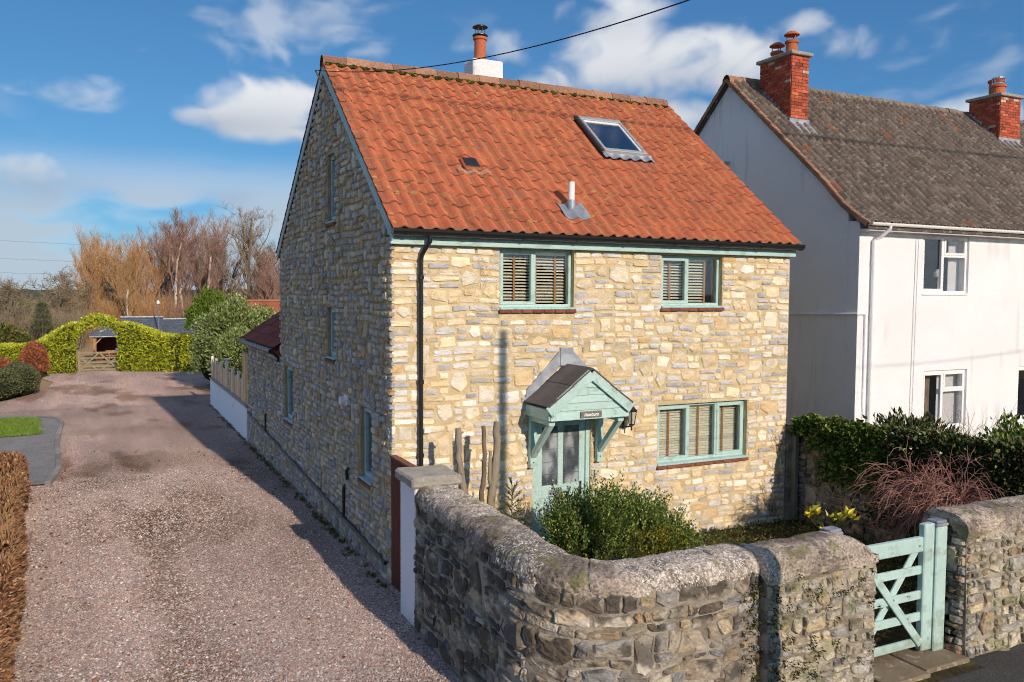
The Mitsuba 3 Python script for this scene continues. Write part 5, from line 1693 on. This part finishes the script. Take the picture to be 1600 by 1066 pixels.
k = hedge('beech_hedge', 'long low brown beech hedge at the left edge of the drive', [(-5.42, -3.0), (-5.49, .3), (-5.80, 5), (-6.02, 9.2)], 1.25, .85, 26000, .075, .030, 'm_beech', 'm_beech_core', rv, spread=.55, lump=.14, top=lambda t: .80 + .12 * np.sin(t * 9) + .04 * np.sin(t * 31))
m = M()
x, nn = hedge_pts([(-5.42, -3.0), (-5.49, .3), (-5.80, 5), (-6.02, 9.2)], 1.25, 0, .85, 2600, rv, .14)
for p, d in zip(x, nn):
    d = d + rv.normal(0, .35, 3) + [0, 0, .5]
    d /= np.linalg.norm(d)
    m.add(*tube([p - d * .12, p, p + d * rv.uniform(.06, .18)], [.005, .004, .002], 3, False), (rv.uniform(), rv.uniform()))
labels[m.put('twigs', 'm_twig_amber', k)] = {'kind': 'stuff'}
gp_ = thing('gate_post', 'thin green painted post at the left edge of the frame', 'post')
one(*cbx(-5.12, -5.03, .42, .50, 0, .95, .008), 'shaft', 'm_teal', gp_)
one(*cbx(-5.13, -5.02, .41, .51, .951, 1.0, .008), 'cap', 'm_concrete', gp_)
k = thing('box_hedge', 'low rounded grey green box hedge beside the lawn', 'hedge')
m = M()
for c, r, n in [((-7.0, 29.0, .50), (.78, 1.6, .78), 6000), ((-7.7, 27.6, .50), (.95, 1.9, .74), 6000), ((-8.6, 27, .5), (.9, 1.7, .72), 3000)]:
    p, d = bush_points(c, r, n, rv, .18, 2.0, .86)
    v, f, u = leaves(p, .075, .05, rv, d + [0, 0, .3], .9)
    m.add(v, f, u)
labels[m.put('leaves', 'm_boxhedge', k)] = {'kind': 'stuff'}
m = M()
for c, r in [((-7.0, 29.0, .45), (.68, 1.45, .66)), ((-7.7, 27.6, .45), (.85, 1.75, .64)), ((-8.6, 27, .45), (.8, 1.5, .6))]:
    m.add(*blob(c, r, rv, 2, .05))
m.put('branches', 'm_hedge_core', k)
k = thing('beech_shrub', 'clipped upright copper brown beech shrub in front of the hedge', 'shrub')
m = M()
p, d = bush_points((-6.85, 36.0, .72), (.60, .75, 1.02), 5200, rv, .15, 2, .86)
v, f, u = leaves(p, .10, .065, rv, d, .9)
labels[m.add(v, f, u).put('leaves', 'm_beech_red', k)] = {'kind': 'stuff'}
one(*blob((-6.85, 36.0, .68), (.5, .65, .9), rv, 2, .05), 'branches', 'm_beech_core', k)
k = thing('low_beech_shrub', 'low copper brown beech clump at the far left', 'shrub')
p, d = bush_points((-8.5, 36.8, .35), (.85, .5, .62), 2200, rv, .3, 2, .8)
v, f, u = leaves(p, .10, .065, rv, d, .9)
labels[M().add(v, f, u).put('leaves', 'm_beech_red', k)] = {'kind': 'stuff'}
one(*blob((-8.5, 36.8, .3), (.7, .4, .5), rv, 2, .1), 'branches', 'm_beech_core', k)
k = thing('leafy_shrub', 'green and bronze leafy shrub at the far left edge', 'shrub')
m = M()
for c, r, n in [((-8.5, 40, 1.75), (.85, .7, .85), 2600), ((-7.7, 40.2, 1.5), (.5, .5, .6), 1300)]:
    p, d = bush_points(c, r, n, rv, .5, 2.4, .5)
    v, f, u = leaves(p, .14, .08, rv, d + [0, 0, .4], .9)
    m.add(v, f, u)
labels[m.put('leaves', 'm_shrub', k)] = {'kind': 'stuff'}
for x in (-8.6, -8.3, -7.8):
    one(*tube([(x, 40, 0), (x + .05, 40, .8), (x, 40, 1.7)], [.05, .04, .03], 6), 'stem', 'm_bark', k)
# the laurel hedge with its shaped arch over the far gate
ltop = lambda t: 1.50 + 1.1 * smooth(.45, 1.0, t)
hedge('laurel_hedge', 'yellow green laurel hedge left of the far gate, rising towards the arch', [(-9.2, 38.6), (-7.5, 38.7), (-5.05, 38.9)], 1.1, 1.5, 10500, .13, .075, 'm_laurel', 'm_hedge_core', rv, ltop, lump=.08)
rtop = lambda t: 1.92 + .72 * smooth(.42, .0, t) - .10 * smooth(.6, 1, t)
hedge('laurel_hedge', 'yellow green laurel hedge right of the far gate, dipping towards the big bush', [(-2.80, 38.9), (-1.5, 38.3), (.0, 37.6), (1.2, 37.5), (3.4, 37.6)], 1.2, 1.95, 15500, .13, .075, 'm_laurel', 'm_hedge_core', rv, rtop, lump=.08)
k = thing('hedge_arch', 'thin arch of laurel joining the two hedges over the far gate', 'hedge')
tt = rv.uniform(0, math.pi, 6500)
x = np.c_[-3.93 - 1.12 * np.cos(tt), 38.95 + rv.normal(0, .20, 6500), 1.80 + 1.0 * np.sin(tt) + np.abs(rv.normal(0, .20, 6500)) * np.where(rv.uniform(0, 1, 6500) < .4, -1, .6)]
v, f, u = leaves(x, .13, .075, rv, np.c_[-np.cos(tt), -.4 + 0 * tt, np.sin(tt)], .9)
labels[M().add(v, f, u).put('leaves', 'm_laurel', k)] = {'kind': 'stuff'}
t = np.linspace(0, math.pi, 16)
one(*tube(np.c_[-3.93 - 1.12 * np.cos(t), t * 0 + 38.95, 1.75 + 1.0 * np.sin(t)], .03, 6), 'branch', 'm_bark', k)
# far field gate
fg = thing('field_gate', 'weathered wooden five bar gate under the laurel arch', 'gate')
fx0, fx1, fy = -4.98, -2.92, 39.1
for x in (fx0, fx1 - .12):
    one(*cbx(x, x + .12, fy - .05, fy + .05, 0, 1.12), 'post', 'm_wood', fg)
for z in (1.0, .72, .48, .26, .08):
    one(*cbx(fx0 + .12, fx1 - .12, fy - .025, fy + .025, z - .045, z + .045), 'rail', 'm_wood', fg)
for a, b_ in [((fx0 + .12, .1), (fx0 + 1.02, 1.0)), ((fx0 + .12, .75), (fx0 + .9, .1)), ((fx1 - .12, .1), (fx1 - 1.02, 1.0)), ((fx1 - .12, .75), (fx1 - .9, .1))]:
    v, f = beam((a[0], fy - .04, a[1]), (b_[0], fy - .04, b_[1]), .08, .03)
    one(v, f, 'brace', 'm_wood', fg)
# gazebo behind it
gz_ = thing('gazebo', 'timber gazebo with hipped slate roof seen through the hedge arch', 'gazebo')
gx0, gx1, gya, gyb = -4.20, -1.9, 45, 47.4
for x, y in [(gx0, gya), (gx1, gya), (gx0, gyb), (gx1, gyb)]:
    one(*cbx(x - .07, x + .07, y - .07, y + .07, 0, 1.62), 'post', 'm_wood_orange', gz_)
one(*cbx(gx0 - .1, gx1 + .1, gya - .06, gya + .06, 1.50, 1.62), 'beam', 'm_wood_orange', gz_)
one(*cbx(gx0 - .06, gx0 + .06, gya, gyb, 1.50, 1.62), 'beam', 'm_wood_orange', gz_)
for x, s in ((gx0, 1), (gx1, -1)):
    v, f = beam((x + s * .05, gya, 1.15), (x + s * .4, gya, 1.52), .07, .06)
    one(v, f, 'brace', 'm_wood_orange', gz_)
a = .28
V = np.array([[gx0 - a, gya - a, 1.63], [gx1 + a, gya - a, 1.63], [gx1 + a, gyb + a, 1.63], [gx0 - a, gyb + a, 1.63], [(gx0 + gx1) / 2, (gya + gyb) / 2, 2.9]])
F = np.array([[0, 1, 4], [1, 2, 4], [2, 3, 4], [3, 0, 4], [0, 3, 2], [0, 2, 1]])
V[:4, 2] -= 0
V[4] = [gx0 + .75, gya + 1.0, 2.42]
one(V, F, 'roof', 'm_slate_far', gz_)
one(*cbx(gx0 - a, gx1 + a, gya - a - .03, gya - a, 1.57, 1.635), 'gutter', 'm_lead', gz_)
one(*bx(gx0 + .1, gx1, gyb - .05, gyb, 0, 1.6), 'back_screen', 'm_brown_timber', gz_)
one(*bx(gx0 - .04, gx0 - .01, gya + .9, gyb, 0, 1.5), 'side_screen', 'm_brown_timber', gz_)
bt = thing('picnic_bench', 'wooden picnic bench with a blue cloth under the gazebo', 'bench')
one(*cbx(-3.6, -2.3, 45.7, 46.3, .62, .67), 'top', 'm_wood_orange', bt)
one(*cbx(-3.6, -2.3, 45.35, 45.55, .38, .42), 'seat', 'm_wood_orange', bt)
for x in (-3.4, -2.5):
    v, f = beam((x, 45.4, .05), (x, 46.0, .63), .08, .05)
    one(v, f, 'leg', 'm_wood_orange', bt)
mat('m_blue_cloth', (.10, .17, .42), .9, .1)
one(*cbx(-3.05, -2.35, 45.68, 46.32, .675, .80, .03), 'folded_cloth', 'm_blue_cloth', bt)
# long slate roofed building behind the hedge
sb = thing('slate_outbuilding', 'long low outbuilding with blue grey slate roofs behind the laurel hedge', 'building')
for i, (x0, x1, ze, zr_) in enumerate([(-2.3, .85, .95, 1.68), (.87, 4.4, .72, 1.50)]):
    one(*bx(x0, x1, 62.0, 66, -.02, ze), 'wall', 'm_render', sb)
    V = np.array([[x0 - .1, 61.7, ze - .05], [x1 + .0, 61.7, ze - .05], [x1 + .0, 64, zr_ + .55], [x0 - .1, 64, zr_ + .55], [x1, 66.3, ze], [x0 - .1, 66.3, ze]])
    rf = one(V, np.array([[0, 1, 2, 3], [3, 2, 4, 5]]), 'roof', 'm_slate_far', sb, (.5, .4))
    for r in range(9):
        t0, t1 = r / 9, (r + 1) / 9
        n = 16
        mm = M()
        for j in range(n):
            xa, xb = x0 - .1 + (x1 - x0 + .1) * j / n, x0 - .1 + (x1 - x0 + .1) * (j + .96) / n
            A = np.array([61.68, ze - .05]) + np.array([2.3, zr_ + .60 - ze]) * t0
            B = np.array([61.68, ze - .05]) + np.array([2.3, zr_ + .60 - ze]) * t1
            mm.add([[xa, A[0], A[1] + .03], [xb, A[0], A[1] + .03], [xb, B[0], B[1] + .012], [xa, B[0], B[1] + .012]], [[0, 1, 2, 3]], (rng.uniform(), rng.uniform()))
        labels[mm.put('slate_course', 'm_slate_far', rf)] = {'kind': 'stuff'}
    one(*cbx(x0 - .1, x1, 63.9, 64.1, zr_ + .54, zr_ + .64), 'ridge', 'm_lead', sb)
    one(*cbx(x0 - .1, x1, 61.55, 61.68, ze - .12, ze - .02), 'gutter', 'm_white', sb)
one(*tube([(.37, 61.9, .9), (.37, 61.9, 3.35)], .055, 8), 'flue_pipe', 'm_steel', sb)
one(*lathe([(0, 3.35), (.11, 3.36), (.12, 3.5), (.07, 3.62), (0, 3.64)], .37, 61.9, 10), 'flue_cowl', 'm_white', sb)
# ================================================================== right side of the drive beyond the house
wl = thing('low_white_wall', 'low white rendered wall along the drive beyond the stone house', 'wall')
one(*cbx(-.06, .14, WD + .08, 22.5, -.05, .98, .01), 'wall', 'm_white_wall', wl)
one(*cbx(-.09, .17, WD + .06, 22.52, .982, 1.04, .01), 'coping', 'm_concrete', wl)
fe = thing('panel_fence', 'slatted timber fence panels between white posts on the low white wall', 'fence')
y = WD + .12
ys = [WD + 1.25, 15.6, 16.9, 18.3, 19.8, 21.2, 22.45]
for i, yy in enumerate(ys):
    h = 1.86 if i != 3 else 2.02
    one(*cbx(-.01, .08, yy - .035, yy + .035, 1.041, h, .01), 'post', 'm_white', fe)
    if i == 3:
        one(*cbx(-.06, .14, yy - .1, yy + .1, h + .001, h + .05, .01), 'post_cap', 'm_white', fe)
    if i:
        a, b_ = ys[i - 1] + .065, yy - .065
        n = int((b_ - a) / .125)
        for j in range(n):
            t = (j + .5) / n
            zt_ = 1.80 - .14 * math.sin(math.pi * t)
            one(*bx(.02, .045, a + (b_ - a) * j / n + .004, a + (b_ - a) * (j + 1) / n - .004, 1.05, zt_), 'slat', 'm_fence', fe, (rv.uniform(), 0))
tall = thing('tall_fence_panel', 'tall narrow timber fence panel against the rear wing corner', 'fence')
for j in range(8):
    ya = WD + .10 + j * .135
    one(*bx(.0, .03, ya + .004, ya + .131, 1.045, 2.52), 'slat', 'm_fence', tall, (rv.uniform(), 0))
one(*cbx(-.01, .04, WD + .09, WD + 1.19, 2.521, 2.57), 'capping', 'm_wood', tall)
k = thing('evergreen_bush', 'large pale green evergreen bush behind the panel fence', 'bush')
m = M()
core = M()
for c, r, n in [((1.6, 27.5, 2.2), (1.55, 1.6, 1.75), 9500), ((2.9, 27.0, 2.0), (1.4, 1.5, 1.5), 6500), ((.75, 28.2, 1.2), (.95, 1.3, 1.3), 5000), ((1.3, 25.5, 1.3), (1.0, 1.1, 1.3), 5200), ((3.6, 25, 1.7), (1.4, 1.3, 1.2), 3500)]:
    p, d = bush_points(c, r, n, rv, .5, 2.8, .62)
    v, f, u = leaves(p, .13, .06, rv, d + [0, 0, .5], .8)
    m.add(v, f, u)
    core.add(*blob(c, np.array(r) * .68, rv, 2, .15))
labels[m.put('foliage', 'm_pitto', k)] = {'kind': 'stuff'}
core.put('branches', 'm_hedge_core', k)
k = thing('conifer', 'bright green feathery conifer behind the large bush', 'tree')
m = M()
for c, r, n in [((1.5, 36, 3.0), (.9, .8, 1.35), 3600), ((2.3, 36.5, 2.8), (.8, .8, 1.2), 2600), ((.8, 36.2, 2.6), (.6, .7, 1.0), 1800)]:
    p, d = bush_points(c, r, n, rv, .5, 3, .6)
    v, f, u = leaves(p, .16, .055, rv, d * .6 + [0, 0, .9], .7)
    m.add(v, f, u)
labels[m.put('foliage', 'm_conifer', k)] = {'kind': 'stuff'}
one(*tube([(1.5, 36, 0), (1.5, 36, 3.6)], [.12, .03], 8), 'trunk', 'm_bark', k)
m = M()
for c, r in [((1.5, 36, 2.6), (.6, .5, 1.1)), ((2.3, 36.5, 2.4), (.55, .5, .9))]:
    m.add(*blob(c, r, rv, 2, .2))
m.put('branches', 'm_hedge_core', k)
rh = thing('red_roofed_house', 'distant low house with red tiled roof beyond the bush', 'house')
one(*bx(4.6, 9.5, 46, 50, 0, 2.75), 'wall', 'm_render', rh)
V = np.array([[4.3, 45.6, 2.7], [9.8, 45.6, 2.7], [9.5, 48, 3.75], [4.6, 48, 3.75], [9.8, 50.4, 2.7], [4.3, 50.4, 2.7]])
one(V, np.array([[0, 1, 2, 3], [3, 2, 4, 5], [0, 3, 5, 5], [1, 4, 2, 2]]), 'roof', 'm_red_roof', rh)
one(*cbx(4.6, 9.5, 47.9, 48.1, 3.74, 3.84), 'ridge', 'm_ridge', rh)


# ================================================================== bare winter trees behind
def bare_tree(rg, H, base, spread=.35, levels=4, trunk_r=.11, stems=1, up=.25, nb=(5, 7), tw=.008, twl=.7, dens=1.0):
    trunk, crown = M(), M()
    x0, y0 = base

    def grow(p, d, L, r, lev, mesh):
        n = 5
        P = [p]
        for i in range(n):
            d = d + rg.normal(0, .09, 3) + np.array([0, 0, up * .25])
            d = d / np.linalg.norm(d)
            P.append(P[-1] + d * L / n)
        P = np.array(P)
        rr = np.linspace(r, max(r * .45, tw * .7), n + 1)
        mesh.add(*tube(P, rr, 6 if lev == 0 else 3, False), (rg.uniform(), rg.uniform()))
        if lev >= levels:
            return
        k = int(rg.integers(*nb) * (dens if lev >= 1 else 1.6 * dens))
        for _ in range(k):
            t = rg.uniform(.28 if lev == 0 else .2, 1.0)
            i = min(int(t * n), n - 1)
            q = P[i] + (P[i + 1] - P[i]) * (t * n - i)
            e = d + unit(1, rg)[0] * (spread * 2.0 if lev == 0 else spread * 2.3)
            e[2] = max(e[2], -.1) + up
            e /= np.linalg.norm(e)
            l2 = L * rg.uniform(.30, .50) * (1.25 - .55 * t if lev == 0 else 1)
            grow(q, e, max(l2, twl * .6), max(rr[i] * .5, tw), lev + 1, crown)
    for s in range(stems):
        d = np.array([rg.normal(0, .10 if stems > 1 else .03), rg.normal(0, .08), 1.0])
        grow(np.array([x0 + rg.normal(0, .15 if stems > 1 else 0), y0 + rg.normal(0, .15 if stems > 1 else 0), -.05]), d / np.linalg.norm(d), H * rg.uniform(.85, 1.0) * .86, trunk_r, 0, trunk)
    return trunk, crown


rt = np.random.default_rng(71)
TREES = [  # x, y, H, kind, stems, bark, twig, label
    (-5.3, 74, 8.0, 'orange', 3, 'm_bark', 'm_twig_orange', 'orange twigged bare willow at the left of the tree belt'),
    (-4.1, 76, 9.4, 'orange', 3, 'm_bark', 'm_twig_orange', 'tallest of the orange twigged bare willows'),
    (-2.8, 72, 7.6, 'amber', 3, 'm_bark', 'm_twig_amber', 'amber bare tree between the orange willows and the birches'),
    (-1.5, 76, 8.4, 'amber', 2, 'm_bark', 'm_twig_amber', 'amber brown bare tree behind the slate outbuilding'),
    (-.1, 73, 8.0, 'orange', 3, 'm_bark', 'm_twig_orange', 'orange bare tree just left of the white birches'),
    (1.2, 78, 10.0, 'purple', 1, 'm_bark', 'm_twig_purple', 'slender purple brown bare tree left of the birch pair'),
    (2.4, 71, 10.6, 'birch', 1, 'm_bark_pale', 'm_twig_purple', 'white stemmed birch with purple twigs, left one of the pair'),
    (3.0, 72.5, 10.4, 'birch', 1, 'm_bark_pale', 'm_twig_purple', 'white stemmed birch with purple twigs, right one of the pair'),
    (4.6, 69, 10.6, 'birch', 1, 'm_bark_pale', 'm_twig_purple', 'single white birch behind the bright conifer'),
    (5.8, 77, 10.8, 'purple', 2, 'm_bark', 'm_twig_purple', 'purple brown bare tree right of the single birch'),
    (7.0, 80, 11.3, 'purple', 2, 'm_bark', 'm_twig_purple', 'dense purple bare tree left of the tall grey tree'),
    (8.9, 72, 14.6, 'grey', 1, 'm_bark', 'm_twig_grey', 'tallest bare grey tree with open spreading crown by the house'),
    (10.2, 78, 10.0, 'purple', 2, 'm_bark', 'm_twig_purple', 'purple bare tree partly behind the stone gable'),
    (12.2, 76, 9.8, 'purple', 2, 'm_bark', 'm_twig_purple', 'purple brown bare tree closest to the stone gable'),
    (-3.4, 80, 9.8, 'amber', 3, 'm_bark', 'm_twig_amber', 'amber bare tree behind the tallest orange willow'),
    (-.8, 82, 10.0, 'purple', 3, 'm_bark', 'm_twig_purple', 'purple brown bare tree behind the amber trees'),
    (2.0, 83, 11.2, 'purple', 3, 'm_bark', 'm_twig_purple', 'broad purple bare tree behind the birch pair'),
    (4.2, 82, 11.4, 'purple', 3, 'm_bark', 'm_twig_purple', 'broad purple bare tree between the birches'),
    (6.4, 84, 11.6, 'purple', 3, 'm_bark', 'm_twig_purple', 'broad purple bare tree left of the tall grey tree, rear row'),
    (8.4, 86, 10.5, 'purple', 3, 'm_bark', 'm_twig_purple', 'purple bare tree right behind the tall grey tree'),
    (11.0, 70, 8.6, 'purple', 3, 'm_bark', 'm_twig_purple', 'lower reddish bare tree in front of the stone gable end'),
    (9.8, 66, 6.4, 'purple', 3, 'm_bark', 'm_twig_purple', 'low reddish bare tree above the red roofed house'),
    (-7.6, 66, 5.9, 'grey', 2, 'm_bark', 'm_twig_grey', 'low grey bare tree above the copper beech shrub'),
    (-9.4, 62, 5.4, 'grey', 2, 'm_bark', 'm_twig_grey', 'low grey bare tree at the left edge'),
    (-6.2, 70, 6.6, 'grey', 3, 'm_bark', 'm_twig_grey', 'grey bare thicket tree next to the orange willows'),
    (-11.2, 68, 5.6, 'grey', 2, 'm_bark', 'm_twig_grey', 'small bare tree at the far left above the leafy shrub'),
    (-1.6, 68, 6.2, 'birch', 2, 'm_bark_pale', 'm_twig_amber', 'pale forked birch stems behind the slate roof'),
]
for x, y, H, kind, st, bark, tw, lab in TREES:
    k = thing('bare_tree', lab, 'tree', None)
    if kind == 'grey' and H > 12:
        a, b_ = bare_tree(rt, H, (x, y), .52, 4, .22, 1, .22, (6, 8), .008, .7)
    elif kind == 'grey':
        a, b_ = bare_tree(rt, H, (x, y), .62, 3, .10, st + 1, .05, (6, 9), .012, .6)
    elif kind in ('orange', 'amber'):
        a, b_ = bare_tree(rt, H, (x, y), .34, 3, .085, st, .46, (8, 11), .006, .8)
    else:
        a, b_ = bare_tree(rt, H, (x, y), .40, 3 + (st == 1), .14, st, .32, (5, 8) if st == 1 else (8, 10), .0058, .7)
    a.put('trunk', bark, k)
    labels[b_.put('crown', tw, k)] = {'kind': 'stuff'}
# undergrowth at the foot of the trees: orange dogwood to the left, brown scrub elsewhere
for nm, lab, xs, ys_, n, hh, bs in [('orange_undergrowth', 'mass of orange winter stems under the trees', (-5.6, 2.0), (68, 74), 2300, 3.2, 'm_twig_orange'),
                                    ('undergrowth', 'mass of purple brown winter undergrowth below the birches', (1.0, 16), (68, 80), 2300, 4.0, 'm_twig_purple'),
                                    ('rough_scrub', 'mass of tangled grey brown scrub at the left', (-14, -5.2), (58, 74), 2600, 2.6, 'm_twig_grey')]:
    m = M()
    for _ in range(n):
        p = np.array([rt.uniform(*xs), rt.uniform(*ys_), 0.0])
        h = hh * rt.uniform(.45, 1.1)
        d = np.array([rt.normal(0, .28), rt.normal(0, .28), 1.0])
        q = [p, p + d * h * .5, p + d * h + rt.normal(0, .15, 3)]
        m.add(*tube(q, [.022, .014, .007], 3, False), (rt.uniform(), rt.uniform()))
        for _ in range(3):
            e = d * .35 * h + rt.normal(0, .30, 3)
            a = q[1] + (q[2] - q[1]) * rt.uniform(-.5, .9)
            m.add(*tube([a, a + e * .5, a + e], [.009, .008, .005], 3, False), (rt.uniform(), rt.uniform()))
    tag(m.put(nm, bs), lab, 'undergrowth', kind='stuff')
for x0, x1, y0, y1, n, hh, s in [(-14, -5.0, 57, 72, 9000, 1.6, 1)]:
    P = np.c_[rt.uniform(x0, x1, n), rt.uniform(y0, y1, n), hh * rt.uniform(0, 1, n) ** 1.4]
    P[:, 2] *= .6 + .9 * meshkit.fbm(P * [.5, .5, 0], 3)
    v, f, u = leaves(P, .16, .08, rt, np.array([0, -.2, .6]), .9)
    tag(M().add(v, f, u).put('bramble', 'm_scrub'), 'mass of low brown and olive bramble at the left', 'bramble', kind='stuff')
k = thing('young_pine', 'small bushy pine in the scrub at the left', 'tree')
m = M()
for i in range(5):
    p, d = bush_points((-7.6, 57, 1.5 + i * .42), (.95 - i * .16, .8, .28), 500, rt, .5, 3, .4)
    v, f, u = leaves(p, .2, .03, rt, d + [0, 0, .3], .6)
    m.add(v, f, u)
labels[m.put('foliage', 'm_boxhedge', k)] = {'kind': 'stuff'}
one(*tube([(-7.6, 57, 0), (-7.6, 57, 3.6)], [.07, .02], 6), 'trunk', 'm_bark', k)
# far land: dark wooded ridge and hedgerows on the plain
for (y, h, x0, x1, seed) in [(1500, 9, -1500, 1700, 1), (800, 5, -500, 200, 2), (420, 3.2, -260, 60, 3)]:
    n = 160
    x = np.linspace(x0, x1, n)
    z = h * (.35 + .9 * meshkit.fbm(np.c_[x * .02, x * 0 + seed * 7, x * 0], 4))
    G = np.stack([np.c_[x, x * 0 + y - h, x * 0 - .1], np.c_[x, x * 0 + y - h * .4, z * .8], np.c_[x, x * 0 + y, z], np.c_[x, x * 0 + y + h, z * 0]], 1)
    v, f = grid(G)
    k = one(v, f, 'hills', 'm_hill')
    tag(k, 'low dark wooded line on the far horizon', 'hills', kind='structure', group='far wooded lines')
# overhead wires and poles
tp = thing('telegraph_pole', 'wooden telegraph pole by the road in front of the house', 'pole')
one(*tube([(2.72, -10.0, -.3), (2.72, -10.0, 7.75)], [.11, .075], 14), 'shaft', 'm_pole', tp)
q = np.linspace(0, 1, 40)
wr = thing('telephone_cable', 'thin black overhead cable running from the gable peak over the roof', 'cable')
one(*tube(np.c_[-.20 + 2.92 * q, 3.85 - 13.77 * q, 8.42 - 3.42 * q + 2.72 * q * q], .0075, 6), 'wire', 'm_cable', wr)
tp = thing('telegraph_pole', 'wooden telegraph pole farther along the road on the right', 'pole')
one(*tube([(30, -10, -.3), (30, -10, 9.8)], [.15, .11], 12), 'shaft', 'm_pole', tp)
wr = thing('roadside_cable', 'low cable between the two roadside telegraph poles', 'cable')
x = np.linspace(2.72, 30, 40)
one(*tube(np.c_[x, x * 0 - 10.0, 7.72 - .135 * (x - 2.92) + .0078 * (x - 2.92) ** 2], .009, 6), 'wire', 'm_cable', wr)
for xx, lab in ((-34, 'tall power pole far along the road on the left'), (44, 'tall power pole far along the road on the right')):
    tp = thing('power_pole', lab, 'pole')
    one(*tube([(xx, -10.2, -.3), (xx, -10.2, 15.0)], [.18, .12], 12), 'shaft', 'm_pole', tp)
wr = thing('overhead_cable', 'thick power cable high above the road', 'cable')
x = np.linspace(-34, 44, 60)
one(*tube(np.c_[x, x * 0 - 10.2, 13.2 + 1.5 * ((x - 5) / 39) ** 2], .034, 6), 'wire', 'm_cable', wr)
hd = hedge('roadside_hedge', 'tall dark hedgerow across the road', [(-40, -50), (0, -52), (40, -50)], 3.0, 6.3, 12000, .5, .3, 'm_shrub', 'm_hedge_core', rv, top=lambda t: 5.6 + .9 * np.sin(t * 31) + .5 * np.sin(t * 77), lump=.5)
for i, z in enumerate((8.3, 6.4, 4.9)):
    w = thing('power_line', ['topmost', 'middle', 'lowest'][i] + ' of three thin far wires at the left', 'wire', 'far wires')
    x = np.linspace(-60, 30, 20)
    one(*tube(np.c_[x, 95 + x * .2, z + 1.1 - x * .02 + ((x + 15) / 45) ** 2 * .6], .009, 4), 'wire', 'm_cable', w)
